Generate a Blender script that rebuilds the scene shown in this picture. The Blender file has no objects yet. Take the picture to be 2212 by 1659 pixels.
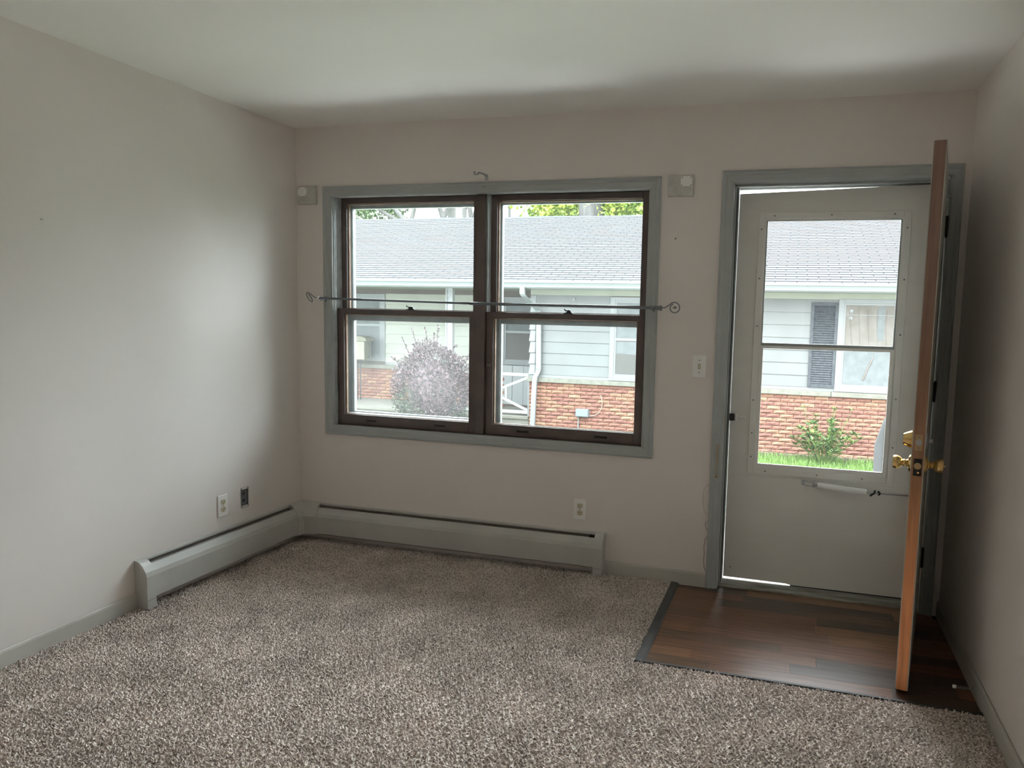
import bpy, bmesh, math, random
from mathutils import Vector, Matrix
rnd = random.Random(7)
S = bpy.context.scene
COL = S.collection

# ------------------------------------------------------------------ camera
cam_d = bpy.data.cameras.new('camera')
cam = bpy.data.objects.new('camera', cam_d); COL.objects.link(cam)
CAM = Vector((2.8400, -3.8033, 1.4020))
FPX, YAW, PITCH, ROLL = 1607.0, 0.2866, 0.1045, 0.0228
fwd = Vector((-math.sin(YAW)*math.cos(PITCH), math.cos(YAW)*math.cos(PITCH), -math.sin(PITCH)))
rt0 = Vector((math.cos(YAW), math.sin(YAW), 0)); up0 = rt0.cross(fwd)
rt = rt0*math.cos(ROLL) + up0*math.sin(ROLL); up = -rt0*math.sin(ROLL) + up0*math.cos(ROLL)
cam.matrix_world = Matrix(((rt.x, up.x, -fwd.x, CAM.x), (rt.y, up.y, -fwd.y, CAM.y), (rt.z, up.z, -fwd.z, CAM.z), (0, 0, 0, 1)))
cam_d.sensor_width = 36.0; cam_d.lens = FPX/2212*36
cam_d.shift_x = -132.1/2212; cam_d.shift_y = 16.3/2212
cam_d.clip_start = 0.05; cam_d.clip_end = 300
S.camera = cam

# ------------------------------------------------------------------ world and light
w = bpy.data.worlds.new('overcast_sky'); S.world = w; w.use_nodes = True
nt = w.node_tree; bg = nt.nodes['Background']
# standard overcast sky: luminance (1 + 2 sin elevation) / 3 of the zenith's
SKY = 27.0
tc = nt.nodes.new('ShaderNodeTexCoord'); sp = nt.nodes.new('ShaderNodeSeparateXYZ'); nt.links.new(tc.outputs['Generated'], sp.inputs[0])
m1 = nt.nodes.new('ShaderNodeMath'); m1.operation = 'MAXIMUM'; nt.links.new(sp.outputs[2], m1.inputs[0]); m1.inputs[1].default_value = 0
m2 = nt.nodes.new('ShaderNodeMath'); m2.operation = 'MULTIPLY_ADD'; nt.links.new(m1.outputs[0], m2.inputs[0]); m2.inputs[1].default_value = SKY*2/3; m2.inputs[2].default_value = SKY/3
bg.inputs[0].default_value = (0.91, 0.955, 0.99, 1); nt.links.new(m2.outputs[0], bg.inputs[1])
def area(name, loc, rot, sx, sy, power, col):
    l = bpy.data.lights.new(name, 'AREA'); l.shape = 'RECTANGLE'; l.size = sx; l.size_y = sy
    l.energy = power; l.color = col
    o = bpy.data.objects.new(name, l); COL.objects.link(o); o.location = loc; o.rotation_euler = rot
    return o
# fill light added behind the camera, in a window put there for it
area('rear_fill_light', (1.7, -6.02, 1.45), (math.radians(104), 0, math.radians(-24)), 2.5, 1.3, 6, (1.0, 0.80, 0.64))
S.view_settings.view_transform = 'Standard'; S.view_settings.look = 'None'
S.view_settings.exposure = 0.0; S.view_settings.gamma = 1.0
try: S.view_settings.use_curve_mapping = False
except Exception: pass
S.cycles.use_denoising = True
S.cycles.max_bounces = 14; S.cycles.diffuse_bounces = 8; S.cycles.transparent_max_bounces = 24
S.cycles.sample_clamp_indirect = 8.0

# ------------------------------------------------------------------ materials
MATS = {}
def principled(name, col, rough=0.6, metal=0.0, spec=0.5):
    m = bpy.data.materials.new(name); m.use_nodes = True
    b = m.node_tree.nodes['Principled BSDF']
    b.inputs['Base Color'].default_value = (*col, 1); b.inputs['Roughness'].default_value = rough
    b.inputs['Metallic'].default_value = metal; b.inputs['Specular IOR Level'].default_value = spec
    MATS[name] = m
    return m
def mottled(name, c1, c2, scale=8, rough=0.6, metal=0, bump=0.0, bscale=None, detail=4, stretch=(1, 1, 1), spec=0.5, lo=0.35, hi=0.65, bdist=0.002):
    m = principled(name, c1, rough, metal, spec); t = m.node_tree; b = t.nodes['Principled BSDF']
    geo = t.nodes.new('ShaderNodeNewGeometry'); mp = t.nodes.new('ShaderNodeMapping'); mp.inputs['Scale'].default_value = stretch
    t.links.new(geo.outputs['Position'], mp.inputs['Vector'])
    n = t.nodes.new('ShaderNodeTexNoise'); n.inputs['Scale'].default_value = scale; n.inputs['Detail'].default_value = detail
    t.links.new(mp.outputs[0], n.inputs['Vector'])
    r = t.nodes.new('ShaderNodeValToRGB'); r.color_ramp.elements[0].position = lo; r.color_ramp.elements[1].position = hi
    r.color_ramp.elements[0].color = (*c1, 1); r.color_ramp.elements[1].color = (*c2, 1)
    t.links.new(n.outputs[0], r.inputs[0]); t.links.new(r.outputs[0], b.inputs['Base Color'])
    if bump:
        n2 = t.nodes.new('ShaderNodeTexNoise'); n2.inputs['Scale'].default_value = bscale or scale*3; n2.inputs['Detail'].default_value = 5
        t.links.new(mp.outputs[0], n2.inputs['Vector'])
        bp = t.nodes.new('ShaderNodeBump'); bp.inputs['Strength'].default_value = bump; bp.inputs['Distance'].default_value = bdist
        t.links.new(n2.outputs[0], bp.inputs['Height']); t.links.new(bp.outputs[0], b.inputs['Normal'])
    return m
def glass(name, haze, tint=(0.95, 0.97, 0.97), speck=0.0):
    m = bpy.data.materials.new(name); m.use_nodes = True; t = m.node_tree; t.nodes.clear()
    out = t.nodes.new('ShaderNodeOutputMaterial')
    tr = t.nodes.new('ShaderNodeBsdfTransparent'); tr.inputs[0].default_value = (*tint, 1)
    gl = t.nodes.new('ShaderNodeBsdfGlossy'); gl.inputs['Roughness'].default_value = 0.02
    lw = t.nodes.new('ShaderNodeFresnel'); lw.inputs[0].default_value = 1.25
    mx = t.nodes.new('ShaderNodeMixShader'); t.links.new(lw.outputs[0], mx.inputs[0])
    t.links.new(tr.outputs[0], mx.inputs[1]); t.links.new(gl.outputs[0], mx.inputs[2])
    tl = t.nodes.new('ShaderNodeBsdfTranslucent'); tl.inputs[0].default_value = (0.80, 0.82, 0.82, 1)
    df = t.nodes.new('ShaderNodeBsdfDiffuse'); df.inputs[0].default_value = (0.72, 0.74, 0.74, 1)
    md = t.nodes.new('ShaderNodeMixShader'); md.inputs[0].default_value = 0.4
    t.links.new(tl.outputs[0], md.inputs[1]); t.links.new(df.outputs[0], md.inputs[2])
    geo = t.nodes.new('ShaderNodeNewGeometry'); n = t.nodes.new('ShaderNodeTexNoise'); n.inputs['Scale'].default_value = 5; n.inputs['Detail'].default_value = 6
    t.links.new(geo.outputs['Position'], n.inputs['Vector'])
    mr = t.nodes.new('ShaderNodeMapRange'); mr.inputs['From Min'].default_value = 0.3; mr.inputs['From Max'].default_value = 0.7
    mr.inputs['To Min'].default_value = haze*0.75; mr.inputs['To Max'].default_value = haze*1.25
    t.links.new(n.outputs[0], mr.inputs['Value'])
    fac = mr.outputs[0]
    if speck:
        v = t.nodes.new('ShaderNodeTexNoise'); v.inputs['Scale'].default_value = 90; v.inputs['Detail'].default_value = 2
        t.links.new(geo.outputs['Position'], v.inputs['Vector'])
        m2 = t.nodes.new('ShaderNodeMapRange'); m2.inputs['From Min'].default_value = 0.5; m2.inputs['From Max'].default_value = 0.8
        m2.inputs['To Min'].default_value = 0; m2.inputs['To Max'].default_value = speck
        t.links.new(v.outputs[0], m2.inputs['Value'])
        ad = t.nodes.new('ShaderNodeMath'); ad.operation = 'ADD'; t.links.new(fac, ad.inputs[0]); t.links.new(m2.outputs[0], ad.inputs[1]); fac = ad.outputs[0]
    fm = t.nodes.new('ShaderNodeMixShader'); t.links.new(fac, fm.inputs[0])
    t.links.new(mx.outputs[0], fm.inputs[1]); t.links.new(md.outputs[0], fm.inputs[2]); t.links.new(fm.outputs[0], out.inputs[0])
    MATS[name] = m
    return m
M_wall = mottled('wall_paint', (0.765, 0.715, 0.68), (0.795, 0.745, 0.71), 1.6, 0.62, bump=0.12, bscale=160, bdist=0.001)
M_ceil = mottled('ceiling_paint', (0.85, 0.83, 0.79), (0.88, 0.86, 0.82), 1.2, 0.7, bump=0.1, bscale=120, bdist=0.001)
M_trim = mottled('grey_trim_paint', (0.385, 0.405, 0.40), (0.42, 0.44, 0.435), 6, 0.42, bump=0.05, bscale=60)
M_base = mottled('baseboard_paint', (0.50, 0.48, 0.445), (0.54, 0.52, 0.48), 6, 0.45, bump=0.05, bscale=60)
M_heat = mottled('heater_enamel', (0.50, 0.495, 0.47), (0.54, 0.535, 0.505), 5, 0.4)
M_heatin = principled('heater_inside', (0.22, 0.19, 0.17), 0.6)
M_damp = principled('damper_grey', (0.30, 0.285, 0.265), 0.5)
M_dark = principled('black_gap', (0.02, 0.02, 0.02), 0.7)
M_brown = mottled('brown_sash_wood', (0.095, 0.072, 0.068), (0.125, 0.092, 0.084), 10, 0.4, bump=0.15, bscale=60, stretch=(1, 1, 1))
M_bare = mottled('bare_sash_wood', (0.32, 0.19, 0.13), (0.42, 0.29, 0.22), 25, 0.6)
M_liner = mottled('jamb_liner', (0.42, 0.44, 0.45), (0.55, 0.57, 0.58), 20, 0.4)
M_alu = mottled('storm_aluminium', (0.30, 0.32, 0.32), (0.38, 0.40, 0.40), 12, 0.4, metal=0.25)
M_alud = mottled('weathered_aluminium', (0.12, 0.12, 0.12), (0.36, 0.36, 0.35), 60, 0.6, bump=0.5, bscale=80)
M_g0 = glass('window_glass', 0.004)
M_g1 = glass('dusty_glass', 0.012, speck=0.008)
M_g2 = glass('screened_dirty_glass', 0.030, speck=0.016)
M_g3 = glass('storm_door_glass', 0.007)
M_sdoor = mottled('storm_door_enamel', (0.74, 0.715, 0.68), (0.78, 0.755, 0.72), 3, 0.45, bump=0.08, bscale=150, stretch=(1, 1, 3))
M_sfr = principled('storm_door_frame', (0.78, 0.76, 0.73), 0.4)
M_white = principled('white_plastic', (0.88, 0.87, 0.85), 0.35)
M_ivory = principled('ivory_plastic', (0.66, 0.60, 0.44), 0.35)
M_board = mottled('painted_block', (0.52, 0.51, 0.48), (0.60, 0.59, 0.56), 30, 0.6)
M_screw = principled('screw_metal', (0.25, 0.25, 0.24), 0.4, 0.6)
M_steel = principled('dull_steel', (0.45, 0.46, 0.47), 0.35, 0.8)
M_rod = principled('painted_rod', (0.22, 0.24, 0.26), 0.35, 0.3)
M_brass = principled('polished_brass', (0.72, 0.50, 0.20), 0.16, 1.0)
M_brassd = principled('aged_brass', (0.50, 0.36, 0.20), 0.3, 0.9)
M_black = principled('black_metal', (0.03, 0.03, 0.035), 0.4, 0.3)
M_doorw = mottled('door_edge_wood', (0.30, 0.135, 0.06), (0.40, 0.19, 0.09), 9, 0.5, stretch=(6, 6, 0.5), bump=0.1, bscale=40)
M_skin = principled('door_skin_paint', (0.50, 0.50, 0.46), 0.45)
M_thresh = mottled('weathered_threshold', (0.16, 0.155, 0.13), (0.36, 0.35, 0.31), 14, 0.6, stretch=(0.4, 3, 3), bump=0.3, bscale=30)
M_strip = mottled('rubber_edge', (0.045, 0.043, 0.042), (0.06, 0.058, 0.056), 30, 0.5)

def grade_edge(m):
    # door edge wood: greyer brown at the top, brighter orange towards the bottom
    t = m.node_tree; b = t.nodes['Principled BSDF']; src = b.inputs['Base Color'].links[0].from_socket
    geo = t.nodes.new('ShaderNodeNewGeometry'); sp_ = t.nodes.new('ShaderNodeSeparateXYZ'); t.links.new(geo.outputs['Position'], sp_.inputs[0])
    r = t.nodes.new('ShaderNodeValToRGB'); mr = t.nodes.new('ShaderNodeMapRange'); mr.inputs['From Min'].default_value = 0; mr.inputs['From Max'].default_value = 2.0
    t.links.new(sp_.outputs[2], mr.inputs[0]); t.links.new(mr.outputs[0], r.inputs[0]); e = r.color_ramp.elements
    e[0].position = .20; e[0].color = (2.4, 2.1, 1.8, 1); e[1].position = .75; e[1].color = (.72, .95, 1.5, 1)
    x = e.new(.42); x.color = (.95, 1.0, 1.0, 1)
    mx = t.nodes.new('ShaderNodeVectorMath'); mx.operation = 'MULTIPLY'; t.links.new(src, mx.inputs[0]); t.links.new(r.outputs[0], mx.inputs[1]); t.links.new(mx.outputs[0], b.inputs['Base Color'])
grade_edge(M_doorw)
def carpet_mat():
    m = principled('carpet_yarn', (0.4, 0.35, 0.3), 0.95, spec=0.1); t = m.node_tree; b = t.nodes['Principled BSDF']
    geo = t.nodes.new('ShaderNodeNewGeometry')
    n = t.nodes.new('ShaderNodeTexNoise'); n.inputs['Scale'].default_value = 115; n.inputs['Detail'].default_value = 1
    t.links.new(geo.outputs['Position'], n.inputs['Vector'])
    r = t.nodes.new('ShaderNodeValToRGB'); e = r.color_ramp.elements
    e[0].position = 0.34; e[0].color = (0.40, 0.335, 0.295, 1); e[1].position = 0.72; e[1].color = (0.95, 0.87, 0.81, 1)
    x = r.color_ramp.elements.new(0.5); x.color = (0.78, 0.69, 0.635, 1)
    t.links.new(n.outputs[0], r.inputs[0])
    n2 = t.nodes.new('ShaderNodeTexNoise'); n2.inputs['Scale'].default_value = 4.5; n2.inputs['Detail'].default_value = 5
    t.links.new(geo.outputs['Position'], n2.inputs['Vector'])
    mr = t.nodes.new('ShaderNodeMapRange'); mr.inputs['From Min'].default_value = 0.3; mr.inputs['From Max'].default_value = 0.7
    mr.inputs['To Min'].default_value = 0.84; mr.inputs['To Max'].default_value = 1.10
    t.links.new(n2.outputs[0], mr.inputs[0])
    mx = t.nodes.new('ShaderNodeVectorMath'); mx.operation = 'SCALE'; t.links.new(r.outputs[0], mx.inputs[0]); t.links.new(mr.outputs[0], mx.inputs['Scale'])
    t.links.new(mx.outputs[0], b.inputs['Base Color'])
    return m
M_carpet = carpet_mat()
def plank_mat(i, c1, c2):
    return mottled('dark_walnut_plank_%d' % i, c1, c2, 7, 0.30, stretch=(0.6, 9, 1), detail=7, bump=0.12, bscale=12, lo=0.3, hi=0.7)
M_planks = [plank_mat(0, (0.060, 0.030, 0.016), (0.145, 0.076, 0.038)), plank_mat(1, (0.105, 0.048, 0.022), (0.25, 0.125, 0.058)),
            plank_mat(2, (0.038, 0.023, 0.016), (0.085, 0.052, 0.036)), plank_mat(3, (0.085, 0.036, 0.018), (0.18, 0.082, 0.040))]
M_mortar = mottled('mortar', (0.085, 0.067, 0.055), (0.11, 0.09, 0.075), 30, 0.9)
BR = [((0.42, 0.215, 0.155), (0.52, 0.29, 0.215)), ((0.50, 0.31, 0.20), (0.60, 0.40, 0.27)), ((0.37, 0.185, 0.14), (0.46, 0.25, 0.195)),
      ((0.56, 0.39, 0.25), (0.63, 0.46, 0.31)), ((0.47, 0.26, 0.18), (0.55, 0.33, 0.235))]
M_brick = [mottled('rough_brick_%d' % i, a, b_, 18, 0.85, bump=0.4, bscale=60) for i, (a, b_) in enumerate([[(q[0]*.42, q[1]*.33, q[2]*.30) for q in p] for p in BR])]
M_stone = mottled('limestone_cap', (0.13, 0.125, 0.10), (0.17, 0.163, 0.135), 16, 0.85, bump=0.3)
M_siding = mottled('siding_paint', (0.122, 0.126, 0.123), (0.138, 0.143, 0.140), 2.5, 0.5)
M_vin = principled('white_vinyl', (0.165, 0.173, 0.171), 0.4)
M_soff = mottled('soffit_paint', (0.24, 0.25, 0.20), (0.265, 0.275, 0.22), 3, 0.6)
M_gut = principled('gutter_enamel', (0.20, 0.215, 0.215), 0.4)
M_shing = mottled('asphalt_shingle', (0.028, 0.031, 0.036), (0.039, 0.043, 0.048), 2.2, 0.9, detail=6, bump=0.3, bscale=90)
principled('shingle_shadow_edge', (0.012, 0.013, 0.016), 0.9)  # shadow line under each shingle row, painted as darker butt edges
M_ridge = principled('ridge_cap_shingle', (0.014, 0.016, 0.020), 0.9)
M_shut = mottled('shutter_paint', (0.020, 0.024, 0.030), (0.05, 0.057, 0.066), 26, 0.7)
M_inside = principled('dim_interior', (0.10, 0.10, 0.10), 0.9)
M_screen = principled('window_screen', (0.085, 0.082, 0.076), 0.8)
M_sheet = mottled('hung_sheet', (0.13, 0.115, 0.10), (0.17, 0.155, 0.14), 5, 0.9)
M_gauze = mottled('gauze_curtain', (0.11, 0.12, 0.122), (0.14, 0.15, 0.153), 10, 0.9)
M_conc = mottled('porch_concrete', (0.15, 0.14, 0.118), (0.19, 0.18, 0.155), 5, 0.9, bump=0.2)
M_util = principled('grey_utility_enamel', (0.15, 0.17, 0.18), 0.5)
M_cable = principled('cream_cable', (0.32, 0.28, 0.22), 0.6)
M_beige = mottled('beige_enamel', (0.19, 0.18, 0.135), (0.22, 0.21, 0.155), 10, 0.5)
M_tan = principled('tan_cover', (0.15, 0.14, 0.10), 0.7)
M_grassb = mottled('grass_blades', (0.075, 0.16, 0.03), (0.19, 0.30, 0.075), 40, 0.6, spec=0.3)
M_lawn = mottled('lawn_soil', (0.04, 0.08, 0.02), (0.08, 0.12, 0.035), 9, 0.95)
M_mulch = mottled('leaf_litter', (0.07, 0.045, 0.03), (0.21, 0.165, 0.13), 26, 0.95, bump=0.6)
M_barb = mottled('barberry_leaves', (0.020, 0.015, 0.017), (0.17, 0.115, 0.125), 18, 0.6, spec=0.3)
M_barbg = mottled('barberry_green_leaves', (0.03, 0.045, 0.028), (0.07, 0.095, 0.05), 18, 0.6, spec=0.3)
M_twig = principled('twig_bark', (0.11, 0.075, 0.06), 0.8)
M_leaf = mottled('shrub_leaves', (0.04, 0.085, 0.03), (0.14, 0.21, 0.045), 9, 0.5, spec=0.3)
M_tleaf = mottled('tree_leaves', (0.06, 0.11, 0.015), (0.22, 0.26, 0.03), 2.0, 0.6, spec=0.3)
M_tleaf2 = mottled('pale_tree_leaves', (0.08, 0.13, 0.06), (0.16, 0.21, 0.09), 1.5, 0.6, spec=0.3)
M_bark = mottled('tree_bark', (0.08, 0.076, 0.072), (0.14, 0.132, 0.124), 5, 0.9, bump=0.8, stretch=(3, 3, 0.4))
M_grey = mottled('weathered_grey_board', (0.10, 0.11, 0.11), (0.14, 0.15, 0.15), 12, 0.7)
M_clay = principled('green_plastic', (0.08, 0.30, 0.16), 0.5)
M_tube = principled('closer_enamel', (0.85, 0.84, 0.82), 0.3)
M_crack = principled('old_paint_edge', (0.30, 0.22, 0.17), 0.8)
M_gyp = principled('bare_plaster', (0.62, 0.60, 0.56), 0.9)

# paints, masonry and plants of the outdoors keep one common scale
M_psid = mottled('porch_siding_paint', (0.27, 0.275, 0.225), (0.30, 0.305, 0.25), 2.5, 0.5)
def scale_mat(m, k):
    for n in m.node_tree.nodes:
        if n.type == 'VALTORGB':
            for e in n.color_ramp.elements: e.color = (e.color[0]*k, e.color[1]*k, e.color[2]*k, 1)
        if n.type == 'BSDF_PRINCIPLED' and not n.inputs['Base Color'].is_linked:
            c = n.inputs['Base Color'].default_value; n.inputs['Base Color'].default_value = (c[0]*k, c[1]*k, c[2]*k, 1)
for m_ in M_brick+[M_mortar, M_stone, M_siding, M_vin, M_soff, M_gut, M_shing, M_ridge, MATS['shingle_shadow_edge'], M_shut, M_screen, M_sheet, M_gauze, M_conc, M_util, M_cable, M_beige, M_tan, M_grassb, M_lawn, M_mulch, M_barb, M_barbg, M_leaf, M_tleaf, M_tleaf2, M_bark, M_grey]:
    scale_mat(m_, 0.74)
scale_mat(M_grey, .18); scale_mat(M_shing, .84); scale_mat(M_siding, .92); scale_mat(M_grassb, .88); scale_mat(M_psid, .72); scale_mat(M_tleaf, 1.7)
M_rail = principled('railing_paint', (0.235, 0.24, 0.235), 0.5); M_panel = principled('porch_panel_paint', (0.19, 0.195, 0.193), 0.6)

# ------------------------------------------------------------------ helpers
def origin(o):
    v = Vector((0, 0, 0))
    while o is not None:
        v += o.location; o = o.parent
    return v
def tag(o, label=None, cat=None, group=None, kind=None):
    if label: o['label'] = label
    if cat: o['category'] = cat
    if group: o['group'] = group
    if kind: o['kind'] = kind
    return o
def thing(name, loc, label, cat, group=None, kind=None):
    o = bpy.data.objects.new(name, None); COL.objects.link(o); o.location = loc; o.empty_display_size = 0.05
    return tag(o, label, cat, group, kind)
def obj(name, bm, mat, parent=None, label=None, cat=None, kind=None, smooth=False, loc=None, normals=True):
    """bm is in world coordinates; links it as ONE object, its origin on the parent's (or at loc)."""
    if normals: bmesh.ops.recalc_face_normals(bm, faces=bm.faces)
    me = bpy.data.meshes.new(name)
    off = origin(parent) if parent is not None else Vector(loc or (0, 0, 0))
    bmesh.ops.translate(bm, verts=bm.verts, vec=-off)
    bm.to_mesh(me); bm.free()
    for m in (mat if isinstance(mat, (list, tuple)) else [mat]): me.materials.append(m)
    if smooth:
        for p in me.polygons: p.use_smooth = True
    o = bpy.data.objects.new(name, me); COL.objects.link(o)
    if parent is not None: o.parent = parent
    else: o.location = off
    return tag(o, label, cat, None, kind)
def B(): return bmesh.new()
def box(bm, x0, x1, y0, y1, z0, z1, bev=0.0, mi=0):
    vs = [bm.verts.new((x, y, z)) for x in (x0, x1) for y in (y0, y1) for z in (z0, z1)]
    fs = [(0, 1, 3, 2), (4, 6, 7, 5), (0, 4, 5, 1), (2, 3, 7, 6), (0, 2, 6, 4), (1, 5, 7, 3)]
    fl = [bm.faces.new([vs[i] for i in f]) for f in fs]
    for f in fl: f.material_index = mi
    if bev:
        es = list({e for f in fl for e in f.edges})
        bmesh.ops.bevel(bm, geom=es, offset=bev, segments=2, affect='EDGES', profile=0.5)
    return bm
def bx(*a, **k): return box(B(), *a, **k)
def frame_axes(d):
    d = d.normalized(); a = Vector((0, 0, 1)) if abs(d.z) < 0.9 else Vector((1, 0, 0))
    u = d.cross(a).normalized(); return u, d.cross(u).normalized()
def tube(bm, pts, r, n=8, cap=True, mi=0):
    pts = [Vector(p) for p in pts]; rs = r if isinstance(r, (list, tuple)) else [r]*len(pts)
    rings = []; u = None
    for i, p in enumerate(pts):
        d = (pts[min(i+1, len(pts)-1)] - pts[max(i-1, 0)]).normalized()
        if u is None: u, v = frame_axes(d)
        else:
            u = (u - d*u.dot(d)).normalized(); v = d.cross(u)
        rings.append([bm.verts.new(p + rs[i]*(u*math.cos(2*math.pi*k/n) + v*math.sin(2*math.pi*k/n))) for k in range(n)])
    for a, b in zip(rings, rings[1:]):
        for k in range(n):
            f = bm.faces.new((a[k], a[(k+1) % n], b[(k+1) % n], b[k])); f.material_index = mi
    if cap:
        bm.faces.new(rings[0][::-1]).material_index = mi; bm.faces.new(rings[-1]).material_index = mi
    return bm
def lathe(bm, c, axis, prof, n=20, mi=0):
    """prof: list of (distance along the axis, radius)"""
    axis = Vector(axis).normalized(); c = Vector(c)
    return tube(bm, [c + axis*t for t, _ in prof], [max(r, 1e-4) for _, r in prof], n, True, mi)
def extrude_profile(bm, prof, fn, a, b, close=True, mi=0):
    """prof 2D points; fn(t, p, q) -> world point; swept from a to b"""
    A = [bm.verts.new(fn(a, *p)) for p in prof]; Bv = [bm.verts.new(fn(b, *p)) for p in prof]
    n = len(prof)
    for i in range(n if close else n-1):
        j = (i+1) % n; bm.faces.new((A[i], A[j], Bv[j], Bv[i])).material_index = mi
    if close:
        bm.faces.new(A).material_index = mi; bm.faces.new(Bv[::-1]).material_index = mi
    return bm
def wall_cells(bm, us, vs, hole, fn, t0, t1):
    """a wall made of rectangles with holes; fn(u, v, t) -> world"""
    for i in range(len(us)-1):
        for j in range(len(vs)-1):
            cu, cv = (us[i]+us[i+1])/2, (vs[j]+vs[j+1])/2
            if any(h[0] < cu < h[1] and h[2] < cv < h[3] for h in hole): continue
            P = [fn(u, v, t) for t in (t0, t1) for u in (us[i], us[i+1]) for v in (vs[j], vs[j+1])]
            q = [bm.verts.new(p) for p in P]
            for f in ((0, 1, 3, 2), (4, 6, 7, 5), (0, 4, 5, 1), (2, 3, 7, 6), (0, 2, 6, 4), (1, 5, 7, 3)): bm.faces.new([q[k] for k in f])
    bmesh.ops.remove_doubles(bm, verts=bm.verts, dist=1e-5)
    dup = {}
    for f in list(bm.faces):
        k = tuple(sorted(v.index for v in f.verts)) if False else tuple(round(c, 4) for c in f.calc_center_median())
        dup.setdefault(k, []).append(f)
    bmesh.ops.delete(bm, geom=[f for l in dup.values() if len(l) > 1 for f in l], context='FACES_ONLY')
    return bm
# mitred casing: profile of (distance from the outer edge, depth towards the room)
CASE = [(0, 0), (0, .010), (.004, .016), (.012, .019), (.020, .017), (.026, .013), (.046, .012), (.052, .009), (.058, .008), (.058, 0)]
def casing(name, parent, p0, p1, nin, m0, m1, mat, yface=0.0, prof=CASE):
    """one casing board on the front wall from p0 to p1 (x,z), nin = unit vector towards the opening; m0/m1 mitre at the ends"""
    bm = B(); p0, p1, nin = Vector(p0), Vector(p1), Vector(nin); d = (p1-p0).normalized()
    A = [bm.verts.new((*(lambda q: (q.x, yface-h, q.y))(p0 + nin*s + (d*s if m0 else Vector((0, 0)))),)) for s, h in prof]
    C = [bm.verts.new((*(lambda q: (q.x, yface-h, q.y))(p1 + nin*s - (d*s if m1 else Vector((0, 0)))),)) for s, h in prof]
    n = len(prof)
    for i in range(n): bm.faces.new((A[i], A[(i+1) % n], C[(i+1) % n], C[i]))
    bm.faces.new(A); bm.faces.new(C[::-1])
    return obj(name, bm, mat, parent)
def rframe(bm, x0, x1, z0, z1, wl, wr, wb, wt, y0, y1, bev=0.0, mi=0):
    """rectangular frame with its members of given widths"""
    box(bm, x0, x0+wl, y0, y1, z0, z1, bev, mi); box(bm, x1-wr, x1, y0, y1, z0, z1, bev, mi)
    box(bm, x0+wl, x1-wr, y0, y1, z0, z0+wb, bev, mi); box(bm, x0+wl, x1-wr, y0, y1, z1-wt, z1, bev, mi)
    return bm

# ------------------------------------------------------------------ room shell
W, H, YB, WT = 3.5695, 2.4345, -5.9, 0.17
tag(obj('floor', bx(-.15, W+.15, YB-.15, 0.03, -.20, -.004), M_mortar), 'subfloor under the carpet and the wooden entry floor', 'floor', kind='structure')
FLOOR = bpy.data.objects['floor']
tag(obj('ceiling', bx(-.15, W+.15, YB-.15, WT, H, H+.12), M_ceil), 'flat off-white painted ceiling of the empty room', 'ceiling', kind='structure')
WIN = (.244, 2.102, .714, 2.043); DOOR = (2.521, 3.479, -.2, 2.056)
bm = wall_cells(B(), [-.15, WIN[0]-.012, WIN[1]+.012, DOOR[0]-.014, DOOR[1]+.014, W+.15], [-.2, WIN[2]-.012, WIN[3]+.012, DOOR[3]+.014, H], [(WIN[0]-.012, WIN[1]+.012, WIN[2]-.012, WIN[3]+.012), (DOOR[0]-.014, DOOR[1]+.014, -.3, DOOR[3]+.014)], lambda u, v, t: (u, t, v), 0, WT)
tag(obj('wall_front', bm, M_wall), 'beige painted front wall with the double window and the door', 'wall', kind='structure')
WF = bpy.data.objects['wall_front']
OB = (-.513, -.452, .306, .414)      # open electrical box
bm = wall_cells(B(), [YB-.15, OB[0], OB[1], 0], [-.2, OB[2], OB[3], H], [OB], lambda u, v, t: (t, u, v), 0, -.15)
tag(obj('wall_left', bm, M_wall), 'beige painted left wall with the outlet and the open electrical box', 'wall', kind='structure')
tag(obj('wall_right', bx(W, W+.15, YB-.15, 0, -.2, H), M_wall), 'beige painted right wall behind the open wooden door', 'wall', kind='structure')
RW = (.4, 3.0, .8, 2.1)
bm = wall_cells(B(), [0, RW[0], RW[1], W], [-.2, RW[2], RW[3], H], [RW], lambda u, v, t: (u, t, v), YB, YB-.15)
tag(obj('wall_back', bm, M_wall), 'back wall of the room with an opening for the added window, behind the camera', 'wall', kind='structure')
wr = thing('added_window', (1.7, YB, .8), 'unseen wide window added behind the camera to hold the fill light', 'window', kind='structure')  # unseen; put in as the seat of the rear fill light
obj('frame', rframe(B(), *RW, .05, .05, .05, .05, YB-.12, YB-.02), M_trim, wr)
obj('mullion', bx(1.67, 1.73, YB-.11, YB-.03, .85, 2.05), M_trim, wr)
obj('blind', bx(.4, 3.0, YB-.15, YB-.14, .8, 2.1), M_white, wr)
# roof of this house (keeps the sky off the ceiling edge) and its eave
obj('roof', bx(-.6, W+.6, YB-.4, .42, H+.12, H+.26), M_shing, None, 'roof slab and eave of this house over the window', 'roof', kind='structure')

# baseboards
BBP = [(0, .0), (0, .072), (.004, .078), (.008, .079), (.011, .074), (.013, .066), (.013, 0)]
def bb(name, fn, a, b, label):
    tag(obj(name, extrude_profile(B(), BBP, fn, a, b), M_base), label, 'baseboard', kind='structure')
bb('baseboard_left', lambda t, d, z: (d, t, z), YB, -1.205, 'grey baseboard along the left wall, running to the heater end')
bb('baseboard_front', lambda t, d, z: (t, -d, z), 1.92, 2.4616, 'grey baseboard between the heater and the door casing')
bb('baseboard_right', lambda t, d, z: (W-d, t, z), YB, -.013, 'grey baseboard along the right wall behind the open door')

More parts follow.
